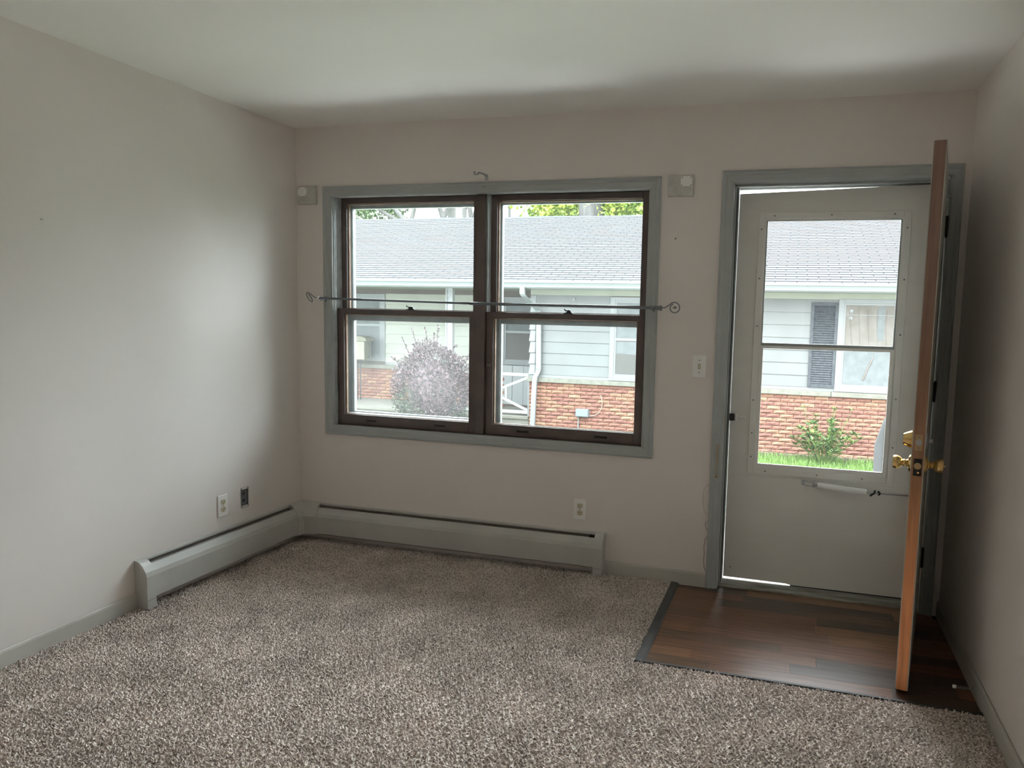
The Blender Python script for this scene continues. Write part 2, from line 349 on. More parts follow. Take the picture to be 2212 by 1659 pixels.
# ------------------------------------------------------------------ window_1
win = thing('window_1', (1.17, 0, .714), 'double window with brown sashes in grey casing on the front wall', 'window', kind='structure')
ox0, ox1, oz0, oz1 = .186, 2.160, .656, 2.0975
casing('casing', win, (ox0, oz0), (ox0, oz1), (1, 0), True, True, M_trim)
casing('casing', win, (ox1, oz0), (ox1, oz1), (-1, 0), True, True, M_trim)
casing('casing', win, (ox0, oz0), (ox1, oz0), (0, 1), True, True, M_trim)
casing('casing', win, (ox0, oz1), (ox1, oz1), (0, -1), True, True, M_trim)
MX0, MX1 = 1.138, 1.196
def jamb(x, s):     # s=+1: faces +x
    bm = B(); box(bm, min(x, x-.012*s), max(x, x-.012*s), 0, WT, WIN[2]-.012, WIN[3]+.012)
    for y0, y1, d in ((.006, .012, .005), (.018, .024, .006), (.070, .074, .010), (.112, .118, .010)):
        box(bm, min(x, x+d*s), max(x, x+d*s), y0, y1, WIN[2], WIN[3])
    return obj('jamb', bm, M_liner, win)
jamb(WIN[0], 1); jamb(WIN[1], -1)
obj('head_jamb', box(box(bx(WIN[0], WIN[1], 0, WT, WIN[3], WIN[3]+.012), WIN[0], WIN[1], .016, .024, WIN[3]-.006, WIN[3]), WIN[0], WIN[1], .004, .009, WIN[3]-.004, WIN[3]), M_liner, win)
obj('sill', bx(WIN[0], WIN[1], 0, WT+.03, WIN[2]-.012, WIN[2]), M_brown, win)
bm = bx(MX0+.002, MX1-.002, .018, WT, WIN[2], WIN[3]-.006, .002)
for x0, x1 in ((MX0-.001, MX0+.004), (MX1-.004, MX1+.001)): box(bm, x0, x1, .074, WT, WIN[2], WIN[3]-.006)
obj('mullion', bm, M_brown, win)
for xs in (MX1+.001,):
    bm = B()
    for k, x in enumerate((MX1-.001, MX1+.005)): box(bm, x, x+.003, .030, .075, 1.40, WIN[3]-.006)
    obj('jamb_liner', bm, M_liner, win)
def sash(kind, x0, x1, z0, z1, y0, gl, side, lock=None):
    if kind == 'lower_sash': wl, wr_, wb, wt = .042, .044, .060, .032
    else: wl, wr_, wb, wt = .040, .040, .030, .034
    bm = rframe(B(), x0, x1, z0, z1, wl, wr_, wb, wt, y0, y0+.032, .002)
    s = obj(kind, bm, M_brown, win)
    g = B(); rframe(g, x0+wl-.001, x1-wr_+.001, z0+wb-.001, z1-wt+.001, .007, .005, .004, .006, y0+.018, y0+.034)
    obj('glazing_bead', g, M_bare, s)
    obj('glass_pane', bx(x0+wl, x1-wr_, y0+.024, y0+.027, z0+wb, z1-wt), gl, s)
    if kind == 'lower_sash':
        for fx in (.25, .75):
            cx = x0+(x1-x0)*fx
            obj('finger_pull', bx(cx-.035, cx+.035, y0-.0015, y0+.001, z0+.022, z0+.034, .001), M_dark, s)
    return s
def sash_lock(parent, x, z, y):
    bm = B(); box(bm, x-.026, x+.026, y+.002, y+.028, z, z+.006, .002)
    box(bm, x-.015, x+.017, y+.006, y+.024, z+.006, z+.013, .003)
    lathe(bm, (x+.004, y+.015, z+.010), (0, 0, 1), [(0, .010), (.006, .010), (.011, .006), (.012, 0)], 12)
    tube(bm, [(x, y+.012, z+.016), (x-.012, y+.004, z+.018), (x-.017, y-.002, z+.022), (x-.018, y-.002, z+.027)], [.004, .0035, .004, .002], 8)
    obj('sash_lock', bm, M_black, parent, smooth=False)
s = sash('lower_sash', .246, MX0, .715, 1.400, .035, M_g1, 0); sash_lock(s, .722, 1.400, .035)
s = sash('lower_sash', MX1, 2.092, .715, 1.399, .035, M_g0, 0); sash_lock(s, 1.668, 1.399, .035)
sash('upper_sash', .246, MX0, 1.372, 2.043, .075, M_g0, 0)
sash('upper_sash', MX1+.002, 2.092, 1.372, 2.040, .075, M_g0, 0)
def storm(x0, x1, ol, orr, top, gl_low, gl_up, bot, fr):
    bm = B()
    rframe(bm, x0, x1, .715, 2.043, ol-x0, x1-orr, bot-.715, 2.043-top, .125, .155)
    box(bm, ol-.002, orr+.002, .125, .150, fr, fr+.040)
    for a in (ol-.012, orr+.004): box(bm, a, a+.006, .120, .126, .74, 2.02)
    for z in (fr+.010, fr+.028): box(bm, ol, orr, .121, .126, z, z+.006)
    s = obj('storm_frame', bm, M_alu, win)
    obj('glass_pane', bx(ol, orr, .137, .140, fr+.04, top), gl_up, s)
    obj('glass_pane', bx(ol, orr, .131, .134, bot, fr), gl_low, s)
    obj('sill_channel', bx(x0, x1, .068, .124, .716, bot-.004), M_alud, s)
storm(.246, MX0, .296, 1.100, 1.987, M_g2, M_g1, .782, 1.332)
storm(MX1, 2.100, 1.250, 2.044, 1.994, M_g0, M_g1, .764, 1.335)

# ------------------------------------------------------------------ door frame (trim_1)
fr = thing('trim_1', (3.0, 0, 0), 'grey door casing and jambs around the front doorway', 'door frame', kind='structure')
dx0, dx1, dz1 = 2.4616, 3.539, 2.115
casing('casing', fr, (dx0, 0), (dx0, dz1), (1, 0), False, True, M_trim)
casing('casing', fr, (dx1, 0), (dx1, dz1), (-1, 0), False, True, M_trim)
casing('casing', fr, (dx0, dz1), (dx1, dz1), (0, -1), True, True, M_trim)
bm = bx(2.507, 2.521, 0, WT, 0, 2.070); box(bm, 2.521, 2.531, .052, .075, .02, 2.056, .002); box(bm, 2.521, 2.5375, .112, WT, .02, 2.056)
obj('jamb', bm, M_trim, fr)
bm = bx(3.479, 3.493, 0, WT, 0, 2.070); box(bm, 3.469, 3.479, .052, .075, .02, 2.056, .002); box(bm, 3.466, 3.479, .120, WT, .02, 2.056)
obj('jamb', bm, M_trim, fr)
bm = bx(2.507, 3.493, 0, WT, 2.056, 2.070); box(bm, 2.521, 3.479, .052, .075, 2.046, 2.056, .002); box(bm, 2.521, 3.479, .145, WT, 2.045, 2.056)
obj('head_jamb', bm, M_trim, fr)
for z0, z1, x in ((.02, 2.044, 2.531),):
    obj('weather_strip', bx(x, x+.004, .054, .066, z0, z1), M_dark, fr)
obj('weather_strip', bx(3.465, 3.469, .054, .066, .02, 2.044), M_liner, fr)
bm = B()
extrude_profile(bm, [(.030, -.004), (.030, .006), (.040, .014), (.110, .018), (.200, .004), (.200, -.03)], lambda t, d, z: (t, d, z), 2.507, 3.493)
obj('threshold', bm, M_thresh, fr)
obj('strike_plate', bx(2.5195, 2.5225, .012, .034, .83, .90, .001), M_brassd, fr)

# ------------------------------------------------------------------ storm door (door_1)
sd = thing('door_1', (3.0, .13, .03), 'closed off-white storm door with a two-part glass window', 'storm door', kind='structure')
XL, XR, yf, yb = 2.540, 3.462, .118, .146
FX0, FX1, FZ0, FZ1 = 2.640, 3.348, .597, 1.927
bm = B()
def poly_slab(bm, pts, y0, y1):
    A = [bm.verts.new((x, y0, z)) for x, z in pts]; C = [bm.verts.new((x, y1, z)) for x, z in pts]
    bm.faces.new(A); bm.faces.new(C[::-1])
    for i in range(len(pts)): bm.faces.new((A[i], C[i], C[(i+1) % len(pts)], A[(i+1) % len(pts)]))
hx0, hx1, hz0, hz1 = FX0+.02, FX1-.02, FZ0+.02, FZ1-.02
poly_slab(bm, [(XL, .585), (XL, 2.022), (hx0, 2.0252), (hx0, .585)], yf, yb)
poly_slab(bm, [(hx1, .585), (hx1, 2.044), (XR, 2.0465), (XR, .585)], yf, yb)
poly_slab(bm, [(hx0, hz1), (hx0, 2.0252), (hx1, 2.044), (hx1, hz1)], yf, yb)
poly_slab(bm, [(hx0, .585), (hx0, hz0), (hx1, hz0), (hx1, .585)], yf, yb)
obj('door_leaf', bm, M_sdoor, sd)
bm = B(); poly_slab(bm, [(XL, .028), (XL, .5835), (XR, .5835), (XR, .024), (2.885, .022), (2.860, .027)], yf+.0006, yb)
obj('kick_panel', bm, M_sdoor, sd)
obj('bottom_sweep', bx(2.885, XR, .122, .140, .013, .026), M_dark, sd)
ff = obj('window_flange', rframe(B(), FX0, FX1, FZ0, FZ1, .032, .032, .032, .032, yf-.006, yf+.002, .002), M_sfr, sd)
obj('inner_channel', rframe(B(), FX0+.030, FX1-.030, FZ0+.030, FZ1-.030, .008, .008, .006, .010, yf+.002, yf+.020), M_sfr, sd)
for i, (x, z) in enumerate([(2.716, 1.910), (2.985, 1.911), (3.272, 1.911), (3.331, 1.845), (3.332, 1.60), (3.331, 1.335), (3.331, 1.02), (3.331, .78), (3.20, .613), (2.985, .613), (2.730, .613), (2.655, .685), (2.654, .98), (2.655, 1.36), (2.655, 1.60), (2.655, 1.845), (2.655, .81), (2.575, .083)]):
    y = yf-.006 if x > 2.6 else yf
    obj('screw', lathe(B(), (x, y, z), (0, -1, 0), [(0, .0042), (.0012, .0040), (.002, .002)], 8), M_screw, sd)
us = obj('upper_sash', rframe(B(), 2.678, 3.310, 1.248, 1.892, .006, .007, .028, .008, yf+.004, yf+.020, .001), M_alu, sd)
obj('glass_pane', bx(2.684, 3.303, yf+.011, yf+.014, 1.276, 1.884), M_g3, us)
ls = obj('lower_sash', rframe(B(), 2.672, 3.312, .622, 1.262, .019, .020, .030, .014, yf-.004, yf+.008, .002), M_sfr, sd)
obj('glass_pane', bx(2.690, 3.292, yf+.001, yf+.004, .652, 1.248), M_g3, ls)
obj('slot', bx(2.674, 2.722, yf-.001, yf+.016, .612, .622), M_dark, ls); obj('slot', bx(2.735, 2.750, yf-.001, yf+.016, .613, .622), M_dark, ls)
obj('slot', bx(3.252, 3.312, yf-.001, yf+.016, .612, .622), M_dark, ls); obj('slot', bx(3.222, 3.236, yf-.001, yf+.016, .613, .622), M_dark, ls)
lt = obj('latch', bx(XL-.002, XL+.022, yf-.022, yf+.001, .868, .905, .003), M_black, sd)
bm = bx(2.566, 2.580, yf-.014, yf, .868, .902, .003); box(bm, 2.575, 2.622, yf-.020, yf-.012, .886, .894, .002); box(bm, 2.618, 2.623, yf-.022, yf-.008, .880, .897, .001)
obj('lever', bm, M_tube, lt)
# pneumatic closer
def dpt(x, z, y): return Vector((x, y, z))
cl = obj('closer_tube', lathe(B(), (2.988, yf-.038, .5675), (3.222-2.988, 0, .5535-.5675), [(0, .012), (.002, .0165), (.232, .0165), (.2345, .0155)], 20), M_tube, sd, smooth=False)
bm = B(); tube(bm, [(2.988, yf-.038, .5675), (2.965, yf-.038, .569)], .006, 8); tube(bm, [(3.222, yf-.038, .5535), (3.262, yf-.034, .5525), (3.42, yf-.01, .548)], .004, 8)
obj('closer_rod', bm, M_steel, cl)
bm = B()
for s_ in (-1, 1): tube(bm, [(2.918, yf-.004, .571+s_*.012), (2.950, yf-.036, .571+s_*.010), (2.978, yf-.040, .571+s_*.010)], .0022, 6)
box(bm, 2.912, 2.930, yf-.003, yf-.0005, .560, .582); tube(bm, [(2.972, yf-.038, .556), (2.972, yf-.038, .588)], .004, 8)
obj('closer_bracket', bm, M_steel, cl)
bm = B(); tube(bm, [(3.262, yf-.034, .566), (3.258, yf-.036, .552), (3.245, yf-.036, .542), (3.240, yf-.04, .538)], .005, 8); tube(bm, [(3.275, yf-.034, .563), (3.285, yf-.034, .552), (3.278, yf-.034, .543)], .005, 8)
obj('hold_open_clip', bm, M_black, cl)

# ------------------------------------------------------------------ wooden entry door (door_2), open
hin = Vector((3.474, -.010, 0)); tgt = Vector((3.318, -.872, 0))
ang = math.atan2(tgt.y-hin.y, tgt.x-hin.x); DL = (tgt-hin).length; e1 = (tgt-hin).normalized(); e2 = Vector((e1.y, -e1.x, 0))  # e2 towards -x (exterior face)
if e2.x > 0: e2 = -e2
ed = thing('door_2', (hin.x, hin.y, .01), 'wooden entry door standing open, its bare brown edge facing the room', 'door', kind='structure')
TH = .0445; ZT = 2.036
def dl(bm, a0, a1, b0, b1, z0, z1, bev=0):   # a along the leaf from the hinge, b across from interior to exterior face
    t = B(); box(t, a0, a1, b0, b1, z0, z1, bev)
    for v in t.verts: v.co = hin + e1*v.co.x + e2*v.co.y + Vector((0, 0, v.co.z))
    me = bpy.data.meshes.new('t'); t.to_mesh(me); t.free(); bm.from_mesh(me); bpy.data.meshes.remove(me); return bm
def dp(a, b, z): return hin + e1*a + e2*b + Vector((0, 0, z))
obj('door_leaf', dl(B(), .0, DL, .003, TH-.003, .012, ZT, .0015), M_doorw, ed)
obj('door_skin', dl(B(), .002, DL-.0015, 0, .0035, .013, ZT-.001), M_skin, ed, 'pale painted inner face')
obj('door_skin', dl(B(), .002, DL-.0015, TH-.0035, TH, .013, ZT-.001), M_skin, ed, 'pale painted outer face')
zb = .962; zk = .872; ac = DL-.062
db = obj('deadbolt', lathe(B(), dp(ac, TH, zb), e2, [(0, .034), (.004, .034), (.030, .023), (.033, .021), (.034, .001)], 28), M_brass, ed, smooth=False)
obj('bolt_plate', dl(B(), DL-.0005, DL+.0015, TH/2-.0125, TH/2+.0125, zb-.030, zb+.030, .001), M_brassd, db)
obj('bolt', lathe(B(), dp(DL, TH/2, zb), e1, [(0, .011), (.004, .011), (.0045, .008), (.0046, .001)], 16), M_steel, db)
for dz in (-.021, .021): obj('screw', lathe(B(), dp(DL+.0012, TH/2, zb+dz), e1, [(0, .0035), (.001, .003)], 10), M_screw, db)
bm = lathe(B(), dp(ac, 0, zb), -e2, [(0, .030), (.004, .029), (.008, .020), (.010, .008), (.022, .008), (.023, .001)], 20)
obj('thumb_turn', bm, M_steel, db)
KN = [(0, .033), (.003, .033), (.009, .028), (.012, .016), (.018, .0115), (.024, .014), (.026, .013), (.030, .012), (.035, .019), (.045, .0255), (.052, .0265), (.060, .0250), (.063, .0235), (.064, .014), (.0645, .001)]
k1 = obj('outer_knob', lathe(B(), dp(ac, TH, zk), e2, KN, 12), M_brass, ed)
k2 = obj('inner_knob', lathe(B(), dp(ac, 0, zk), -e2, KN, 12), M_brass, ed)
obj('lock_button', lathe(B(), dp(ac, -.0640, zk), -e2, [(0, .003), (.006, .003), (.0065, .001)], 8), M_brass, k2)
ml = obj('latch_mortise', dl(B(), DL-.0006, DL+.0004, TH/2-.015, TH/2+.013, zk-.034, zk+.030, 0), M_dark, ed)
bm = lathe(B(), dp(DL-.002, TH/2-.001, zk+.002), e1, [(0, .0125), (.003, .0125), (.0035, .010), (.002, .009)], 16)
obj('latch_tube', bm, M_brassd, ml)
obj('latch_bolt', lathe(B(), dp(DL-.001, TH/2-.004, zk-.022), e1, [(0, .005), (.004, .004), (.0045, .001)], 10), M_brass, ml)
for zc in (1.834, 1.078, .28):
    bm = B(); tube(bm, [dp(-.002, -.006, zc-.045), dp(-.002, -.006, zc+.045)], .0065, 12)
    for z in (-.047, .047): tube(bm, [dp(-.002, -.006, zc+z-.003), dp(-.002, -.006, zc+z+.003)], .0045, 10)
    dl(bm, .0, .030, -.0015, .0005, zc-.045, zc+.045)
    obj('hinge', bm, M_black, ed)
bm = B(); tube(bm, [dp(.05, -.002, 2.037), dp(.05, -.004, 2.05), (3.47, -.03, 2.060), (3.487, -.022, 2.060)], .004, 8)
lathe(bm, (3.490, -.020, 2.060), (0, -1, 0), [(0, .009), (.004, .009), (.005, .003)], 10)
obj('top_catch', bm, M_steel, ed)
bm = B(); tube(bm, [(3.462, -.016, 1.968), (3.474, -.024, 1.966), (3.486, -.020, 1.966)], .004, 8); lathe(bm, (3.484, -.012, 1.966), (0, -1, 0), [(0, .008), (.008, .007), (.009, .001)], 10)
tag(obj('hook', bm, M_steel), 'small metal hook and eye on the right door casing', 'hook')

# ------------------------------------------------------------------ entry floor of dark planks (pieces of the floor)
PY0, PY1, PX0, PX1 = -.932, .030, 2.322, W-.002
nrow = 11; rw = (PY1-PY0)/nrow; k = 0
for i in range(nrow):
    y0 = PY0+rw*i; x = PX0 - rnd.uniform(0, .55)
    while x < PX1:
        L = rnd.uniform(.38, .75); a, b_ = max(x, PX0), min(x+L, PX1)
        if b_-a > .03:
            bm = bx(a+.0002, b_-.0002, y0+.0002, y0+rw-.0002, -.003, .0+rnd.uniform(0, .0003), .0004)
            obj('plank', bm, M_planks[(k*7+i*3+rnd.randrange(2)) % 4], FLOOR)
            k += 1
        x += L
tag(obj('trim_2', extrude_profile(B(), [(0, -.003), (0, .008), (.004, .013), (.034, .011), (.041, .003), (.041, -.003)], lambda t, d, z: (2.284+d, t, z), -.960, -.014), M_strip), 'dark edging strip on the left side of the wooden entry floor', 'edging strip', kind='structure')
tag(obj('trim_3', extrude_profile(B(), [(0, -.003), (0, .007), (.004, .011), (.022, .009), (.027, .003), (.027, -.003)], lambda t, d, z: (t, -.960+d, z), 2.322, W-.013), M_strip), 'dark edging strip along the front of the wooden entry floor', 'edging strip', kind='structure')

# ------------------------------------------------------------------ carpet: twisted pile, one patch instanced over the floor
def gn_scatter(o, regions, sheet_z=None, quarter=True, mat=None, seed=3):
    """the object's own mesh is a unit patch centred on 0; it is set on grids of points"""
    ng = bpy.data.node_groups.new(o.name+'_spread', 'GeometryNodeTree')
    ng.interface.new_socket('Geometry', in_out='INPUT', socket_type='NodeSocketGeometry'); ng.interface.new_socket('Geometry', in_out='OUTPUT', socket_type='NodeSocketGeometry')
    N, L = ng.nodes, ng.links; gi, go = N.new('NodeGroupInput'), N.new('NodeGroupOutput'); jn = N.new('GeometryNodeJoinGeometry')
    for (x0, x1, y0, y1, cell) in regions:
        nx, ny = max(1, round((x1-x0)/cell)), max(1, round((y1-y0)/cell)); cx, cy = (x1-x0)/nx, (y1-y0)/ny
        g = N.new('GeometryNodeMeshGrid'); g.inputs['Size X'].default_value = (x1-x0-cx); g.inputs['Size Y'].default_value = (y1-y0-cy)
        g.inputs['Vertices X'].default_value = nx; g.inputs['Vertices Y'].default_value = ny
        tr = N.new('GeometryNodeTransform'); tr.inputs['Translation'].default_value = ((x0+x1)/2, (y0+y1)/2, 0); L.new(g.outputs['Mesh'], tr.inputs['Geometry'])
        ip = N.new('GeometryNodeInstanceOnPoints'); L.new(tr.outputs[0], ip.inputs['Points']); L.new(gi.outputs[0], ip.inputs['Instance'])
        rv = N.new('FunctionNodeRandomValue'); rv.data_type = 'INT'; rv.inputs['Min'].default_value = 0; rv.inputs['Max'].default_value = 3; rv.inputs['Seed'].default_value = seed
        # the integer sockets carry the same names as the float ones
        for s_ in rv.inputs:
            if s_.type == 'INT' and s_.name == 'Min': s_.default_value = 0
            if s_.type == 'INT' and s_.name == 'Max': s_.default_value = 3
            if s_.name == 'Seed': s_.default_value = seed
        mu = N.new('ShaderNodeMath'); mu.operation = 'MULTIPLY'; mu.inputs[1].default_value = math.pi/2
        L.new([q for q in rv.outputs if q.type == 'INT'][0], mu.inputs[0])
        cb = N.new('ShaderNodeCombineXYZ'); L.new(mu.outputs[0], cb.inputs[2]); L.new(cb.outputs[0], ip.inputs['Rotation'])
        ip.inputs['Scale'].default_value = ((cx+cy)/2, (cx+cy)/2, 1)
        L.new(ip.outputs[0], jn.inputs[0])
    if sheet_z is not None:
        for (x0, x1, y0, y1, cell) in regions:
            g = N.new('GeometryNodeMeshGrid'); g.inputs['Size X'].default_value = x1-x0; g.inputs['Size Y'].default_value = y1-y0; g.inputs['Vertices X'].default_value = 2; g.inputs['Vertices Y'].default_value = 2
            tr = N.new('GeometryNodeTransform'); tr.inputs['Translation'].default_value = ((x0+x1)/2, (y0+y1)/2, sheet_z); L.new(g.outputs['Mesh'], tr.inputs['Geometry'])
            sm = N.new('GeometryNodeSetMaterial'); sm.inputs['Material'].default_value = mat; L.new(tr.outputs[0], sm.inputs[0]); L.new(sm.outputs[0], jn.inputs[0])
    L.new(jn.outputs[0], go.inputs[0])
    md = o.modifiers.new('spread', 'NODES'); md.node_group = ng
def tuft_patch():
    bm = B(); n = 18; cell = 1.0/n; R = .0040/.155
    for i in range(n):
        for j in range(n):
            x = (i+.5+rnd.uniform(-.45, .45))*cell-.5; y = (j+.5+rnd.uniform(-.45, .45))*cell-.5
            a = rnd.uniform(0, 2*math.pi); ln = rnd.uniform(.5, 1.2)*cell; h = rnd.uniform(.007, .013)
            r = R*rnd.uniform(.8, 1.25); m = 4; a0 = rnd.uniform(0, 1.5); dx, dy = math.cos(a), math.sin(a)
            rings = []
            for t, rr in ((0, .9), (.55, 1.15), (1, .55)):
                px, py = x+dx*ln*t*t, y+dy*ln*t*t
                rings.append([bm.verts.new((px+r*rr*math.cos(a0+q*math.pi/2+t), py+r*rr*math.sin(a0+q*math.pi/2+t), h*t)) for q in range(m)])
            for A, C in zip(rings, rings[1:]):
                for q in range(m): bm.faces.new((A[q], A[(q+1) % m], C[(q+1) % m], C[q]))
            bm.faces.new(rings[-1])
    return bm
cp = obj('carpet', tuft_patch(), M_carpet, None, 'greige cut-pile carpet covering the room floor', 'carpet', kind='stuff', smooth=True)
gn_scatter(cp, [(.0, 2.290, -.958, .0, .155), (.0, W, -3.75, -.958, .155)], .004, mat=M_carpet)
tag(obj('carpet', bx(0, W, YB, -3.75, -.003, .010), M_carpet), 'plain rear stretch of the greige carpet behind the camera', 'carpet', kind='stuff')

# ------------------------------------------------------------------ baseboard heaters
def heater(name, root, fn, a, b, capA, capB, dampers=()):
    """fn(t, d, z): t along the wall, d out from it"""
    t0, t1 = a+(capA or 0), b-(capB or 0)
    obj('back_plate', extrude_profile(B(), [(0.0005, .030), (.0005, .231), (.012, .228), (.013, .219), (.010, .219), (.009, .224), (.003, .225), (.003, .030)], fn, t0, t1), M_heat, root)
    obj('front_panel', extrude_profile(B(), [(.043, .209), (.047, .211), (.064, .180), (.069, .160), (.069, .058), (.060, .052), (.058, .054), (.0665, .060), (.0665, .160), (.061, .179)], fn, t0, t1), M_heat, root)
    bm = extrude_profile(B(), [(.010, .200), (.034, .184), (.0355, .186), (.011, .2025)], fn, t0+.03, t1-.035)
    obj('damper', bm, M_damp, root)
    bm = B(); n = int((t1-t0-.1)/.012)
    for i in range(n):
        t = t0+.05+i*.012; extrude_profile(bm, [(.010, .075), (.010, .135), (.056, .135), (.056, .075)], fn, t, t+.001)
    obj('fins', bm, M_heatin, root, kind='stuff')
    bm = B(); A = Vector(fn(t0, .033, .105)); C = Vector(fn(t1, .033, .105)); tube(bm, [A, C], .010, 10)
    obj('pipe', bm, M_brassd, root)
    obj('dark_liner', extrude_profile(B(), [(.003, .030), (.0045, .030), (.0045, .213), (.003, .213)], fn, t0, t1), M_heatin, root)
CAPP = [(0.0, .008), (0, .233), (.023, .230), (.036, .222), (.051, .208), (.066, .182), (.072, .161), (.072, .010)]
def endcap(root, fn, a, b, seam=True):
    obj('end_cap', extrude_profile(B(), CAPP, fn, a, b), M_heat, root)
    for zz in (.20, .050):
        d = .0535 if zz > .1 else .0722
        obj('seam', extrude_profile(B(), [(d, zz), (d+.001, zz), (d+.001, zz+.0015), (d, zz+.0015)], fn, a, b), M_heatin, root)
hl = thing('baseboard_heater', (0, -.65, 0), 'short grey hot-water baseboard heater on the left wall below the outlet', 'heater')
fl = lambda t, d, z: (d, t, z)
heater('left', hl, fl, -1.205, -.100, .045, 0)
endcap(hl, fl, -1.205, -1.155)
hf = thing('baseboard_heater', (1.0, 0, 0), 'long grey hot-water baseboard heater on the front wall under the window', 'heater')
fr_ = lambda t, d, z: (t, -d, z)
heater('front', hf, fr_, .125, 1.918, 0, .045)
endcap(hf, fr_, 1.870, 1.920)
obj('damper_stop', extrude_profile(B(), [(.010, .214), (.042, .198), (.042, .190), (.010, .200)], fr_, 1.835, 1.868), M_dark, hf)
# corner cover: chamfered prism joining both runs
bm = B(); rings = []
for d, z in [(0, .052)]+CAPP[1:-1]+[(.072, .052)]:
    s_ = d
    if d == 0: rings.append([(0.0005, -.130, z), (0.0005, -.0005, z), (.150, -.0005, z)] if False else [(d+.0005, -.115, z), (.0005, -.0005, z), (.140, -d-.0005, z)])
    else: rings.append([(d+.0005, -.115-.012, z), (d+.012, -d-.012, z), (.140+.012, -d-.0005, z)])
V = [[bm.verts.new(p) for p in r] for r in rings]
for A, C in zip(V, V[1:]):
    for q in range(2): 
        try: bm.faces.new((A[q], A[q+1], C[q+1], C[q]))
        except Exception: pass
for q in (0, 2):
    bm.faces.new([r[q] for r in V])
obj('corner_cover', bm, M_heat, hf)

# ------------------------------------------------------------------ outlets, switch, open box
def duplex(fn, label, group=None, plate=M_white):
    """fn(u, d, v): u across, d out of the wall, v up, centred"""
    c = Vector(fn(0, 0, 0)); t = thing('wall_outlet', c, label, 'outlet', group)
    def fbox(u0, u1, d0, d1, v0, v1, bev=0):
        bm = bx(u0, u1, d0, d1, v0, v1, bev=bev)
        for v in bm.verts: v.co = Vector(fn(v.co.x, v.co.y, v.co.z))
        return bm
    obj('cover_plate', fbox(-.035, .035, 0, .006, -.0572, .0572, .0025), plate, t)
    for s in (-1, 1):
        bm = B(); z = s*.0195
        pts = []
        for k in range(20):
            a = 2*math.pi*k/20; pts.append((max(-.0165, min(.0165, .0172*math.cos(a)*1.05)), max(-.0135, min(.0135, .0172*math.sin(a)))))
        A = [bm.verts.new(fn(p, .0055, z+q)) for p, q in pts]; C = [bm.verts.new(fn(p, .0085, z+q)) for p, q in pts]
        bm.faces.new(C)
        for k in range(20): bm.faces.new((A[k], A[(k+1) % 20], C[(k+1) % 20], C[k]))
        r = obj('receptacle', bm, M_ivory if plate is M_white and group is None else M_white, t)
        for u in (-.0065, .0065): obj('slot', fbox(u-.0014, u+.0014, .008, .0091, z-.002, z+.0075), M_dark, r)
        obj('ground_hole', fbox(-.0025, .0025, .008, .0091, z-.0105, z-.006), M_dark, r)
    obj('screw', lathe(B(), fn(0, .0058, 0), Vector(fn(0, 1, 0))-Vector(fn(0, 0, 0)), [(0, .0035), (.001, .003)], 10), M_screw, t)
duplex(lambda u, d, v: (d, -.650+u, .355+v), 'white duplex outlet with ivory sockets on the left wall')
duplex(lambda u, d, v: (1.774+u, -d, .3475+v), 'white duplex outlet on the front wall below the window')
sw = thing('light_switch', (2.385, 0, 1.149), 'white toggle light switch plate between the window and the door', 'switch')
obj('cover_plate', bx(2.350, 2.420, -.006, 0, 1.092, 1.206, bev=.0025), M_white, sw)
obj('toggle', box(bx(2.380, 2.390, -.0068, -.0058, 1.137, 1.161), 2.3815, 2.3885, -.016, -.006, 1.150, 1.158, .001), M_ivory, sw)
obj('toggle_slot', rframe(B(), 2.3785, 2.3915, 1.1355, 1.1625, .0015, .0015, .0015, .0015, -.0066, -.0058), M_screw, sw)
for z in (1.118, 1.180): obj('screw', lathe(B(), (2.385, -.0058, z), (0, -1, 0), [(0, .0035), (.001, .003)], 10), M_screw, sw)
eb = thing('electrical_box', (0, -.4825, .36), 'open electrical box with torn edges and no cover, recessed in the left wall', 'electrical box')
bm = B()
for a in ((-.05, .0, OB[0]+.002, OB[0]+.004, OB[2]+.01, OB[3]-.01), (-.05, .0, OB[1]-.004, OB[1]-.002, OB[2]+.01, OB[3]-.01), (-.052, -.05, OB[0], OB[1], OB[2], OB[3]), (-.05, .0, OB[0], OB[1], OB[2]+.008, OB[2]+.010), (-.05, 0, OB[0], OB[1], OB[3]-.010, OB[3]-.008)): box(bm, *a)
obj('box_shell', bm, M_steel, eb)
bm = bx(-.010, -.006, -.505, -.460, .322, .398)
sk = obj('switch_yoke', bm, principled('yoke_metal', (.20, .22, .24), .5, .4), eb)
for z in (.382, .342): obj('hole', lathe(B(), (-.0062, -.4825, z), (1, 0, 0), [(0, .010), (.001, .010), (.0012, .001)], 14), M_dark, sk)
bm = B()
for i in range(26):      # torn plaster rim
    a = 2*math.pi*i/26; y = -.4825+.033*max(-1, min(1, 1.3*math.cos(a)))+rnd.uniform(-.002, .002); z = .36+.056*max(-1, min(1, 1.25*math.sin(a)))+rnd.uniform(-.002, .002)
    s_ = rnd.uniform(.003, .006); box(bm, 0, .0012, y-s_/2, y+s_/2, z-s_/2, z+s_/2)
obj('torn_rim', bm, M_gyp, eb, kind='stuff')
for z in (.412, .311):
    bm = B()
    for q in range(5):
        y = -.4825-.016+q*.008; box(bm, -.004, .0005, y-.0045, y+.0045, z-.006+rnd.uniform(-.003, .003), z+.006)
    obj('plaster_ear', bm, M_gyp, eb)
bm = B(); lathe(bm, (0, -1.566, 1.720), (1, 0, 0), [(0, .002), (.018, .002), (.0185, .005), (.020, .004)], 8)
obj('wall_screw', bm, M_steel, None, 'lone screw sticking out of the left wall', 'screw', loc=(0, -1.566, 1.72))

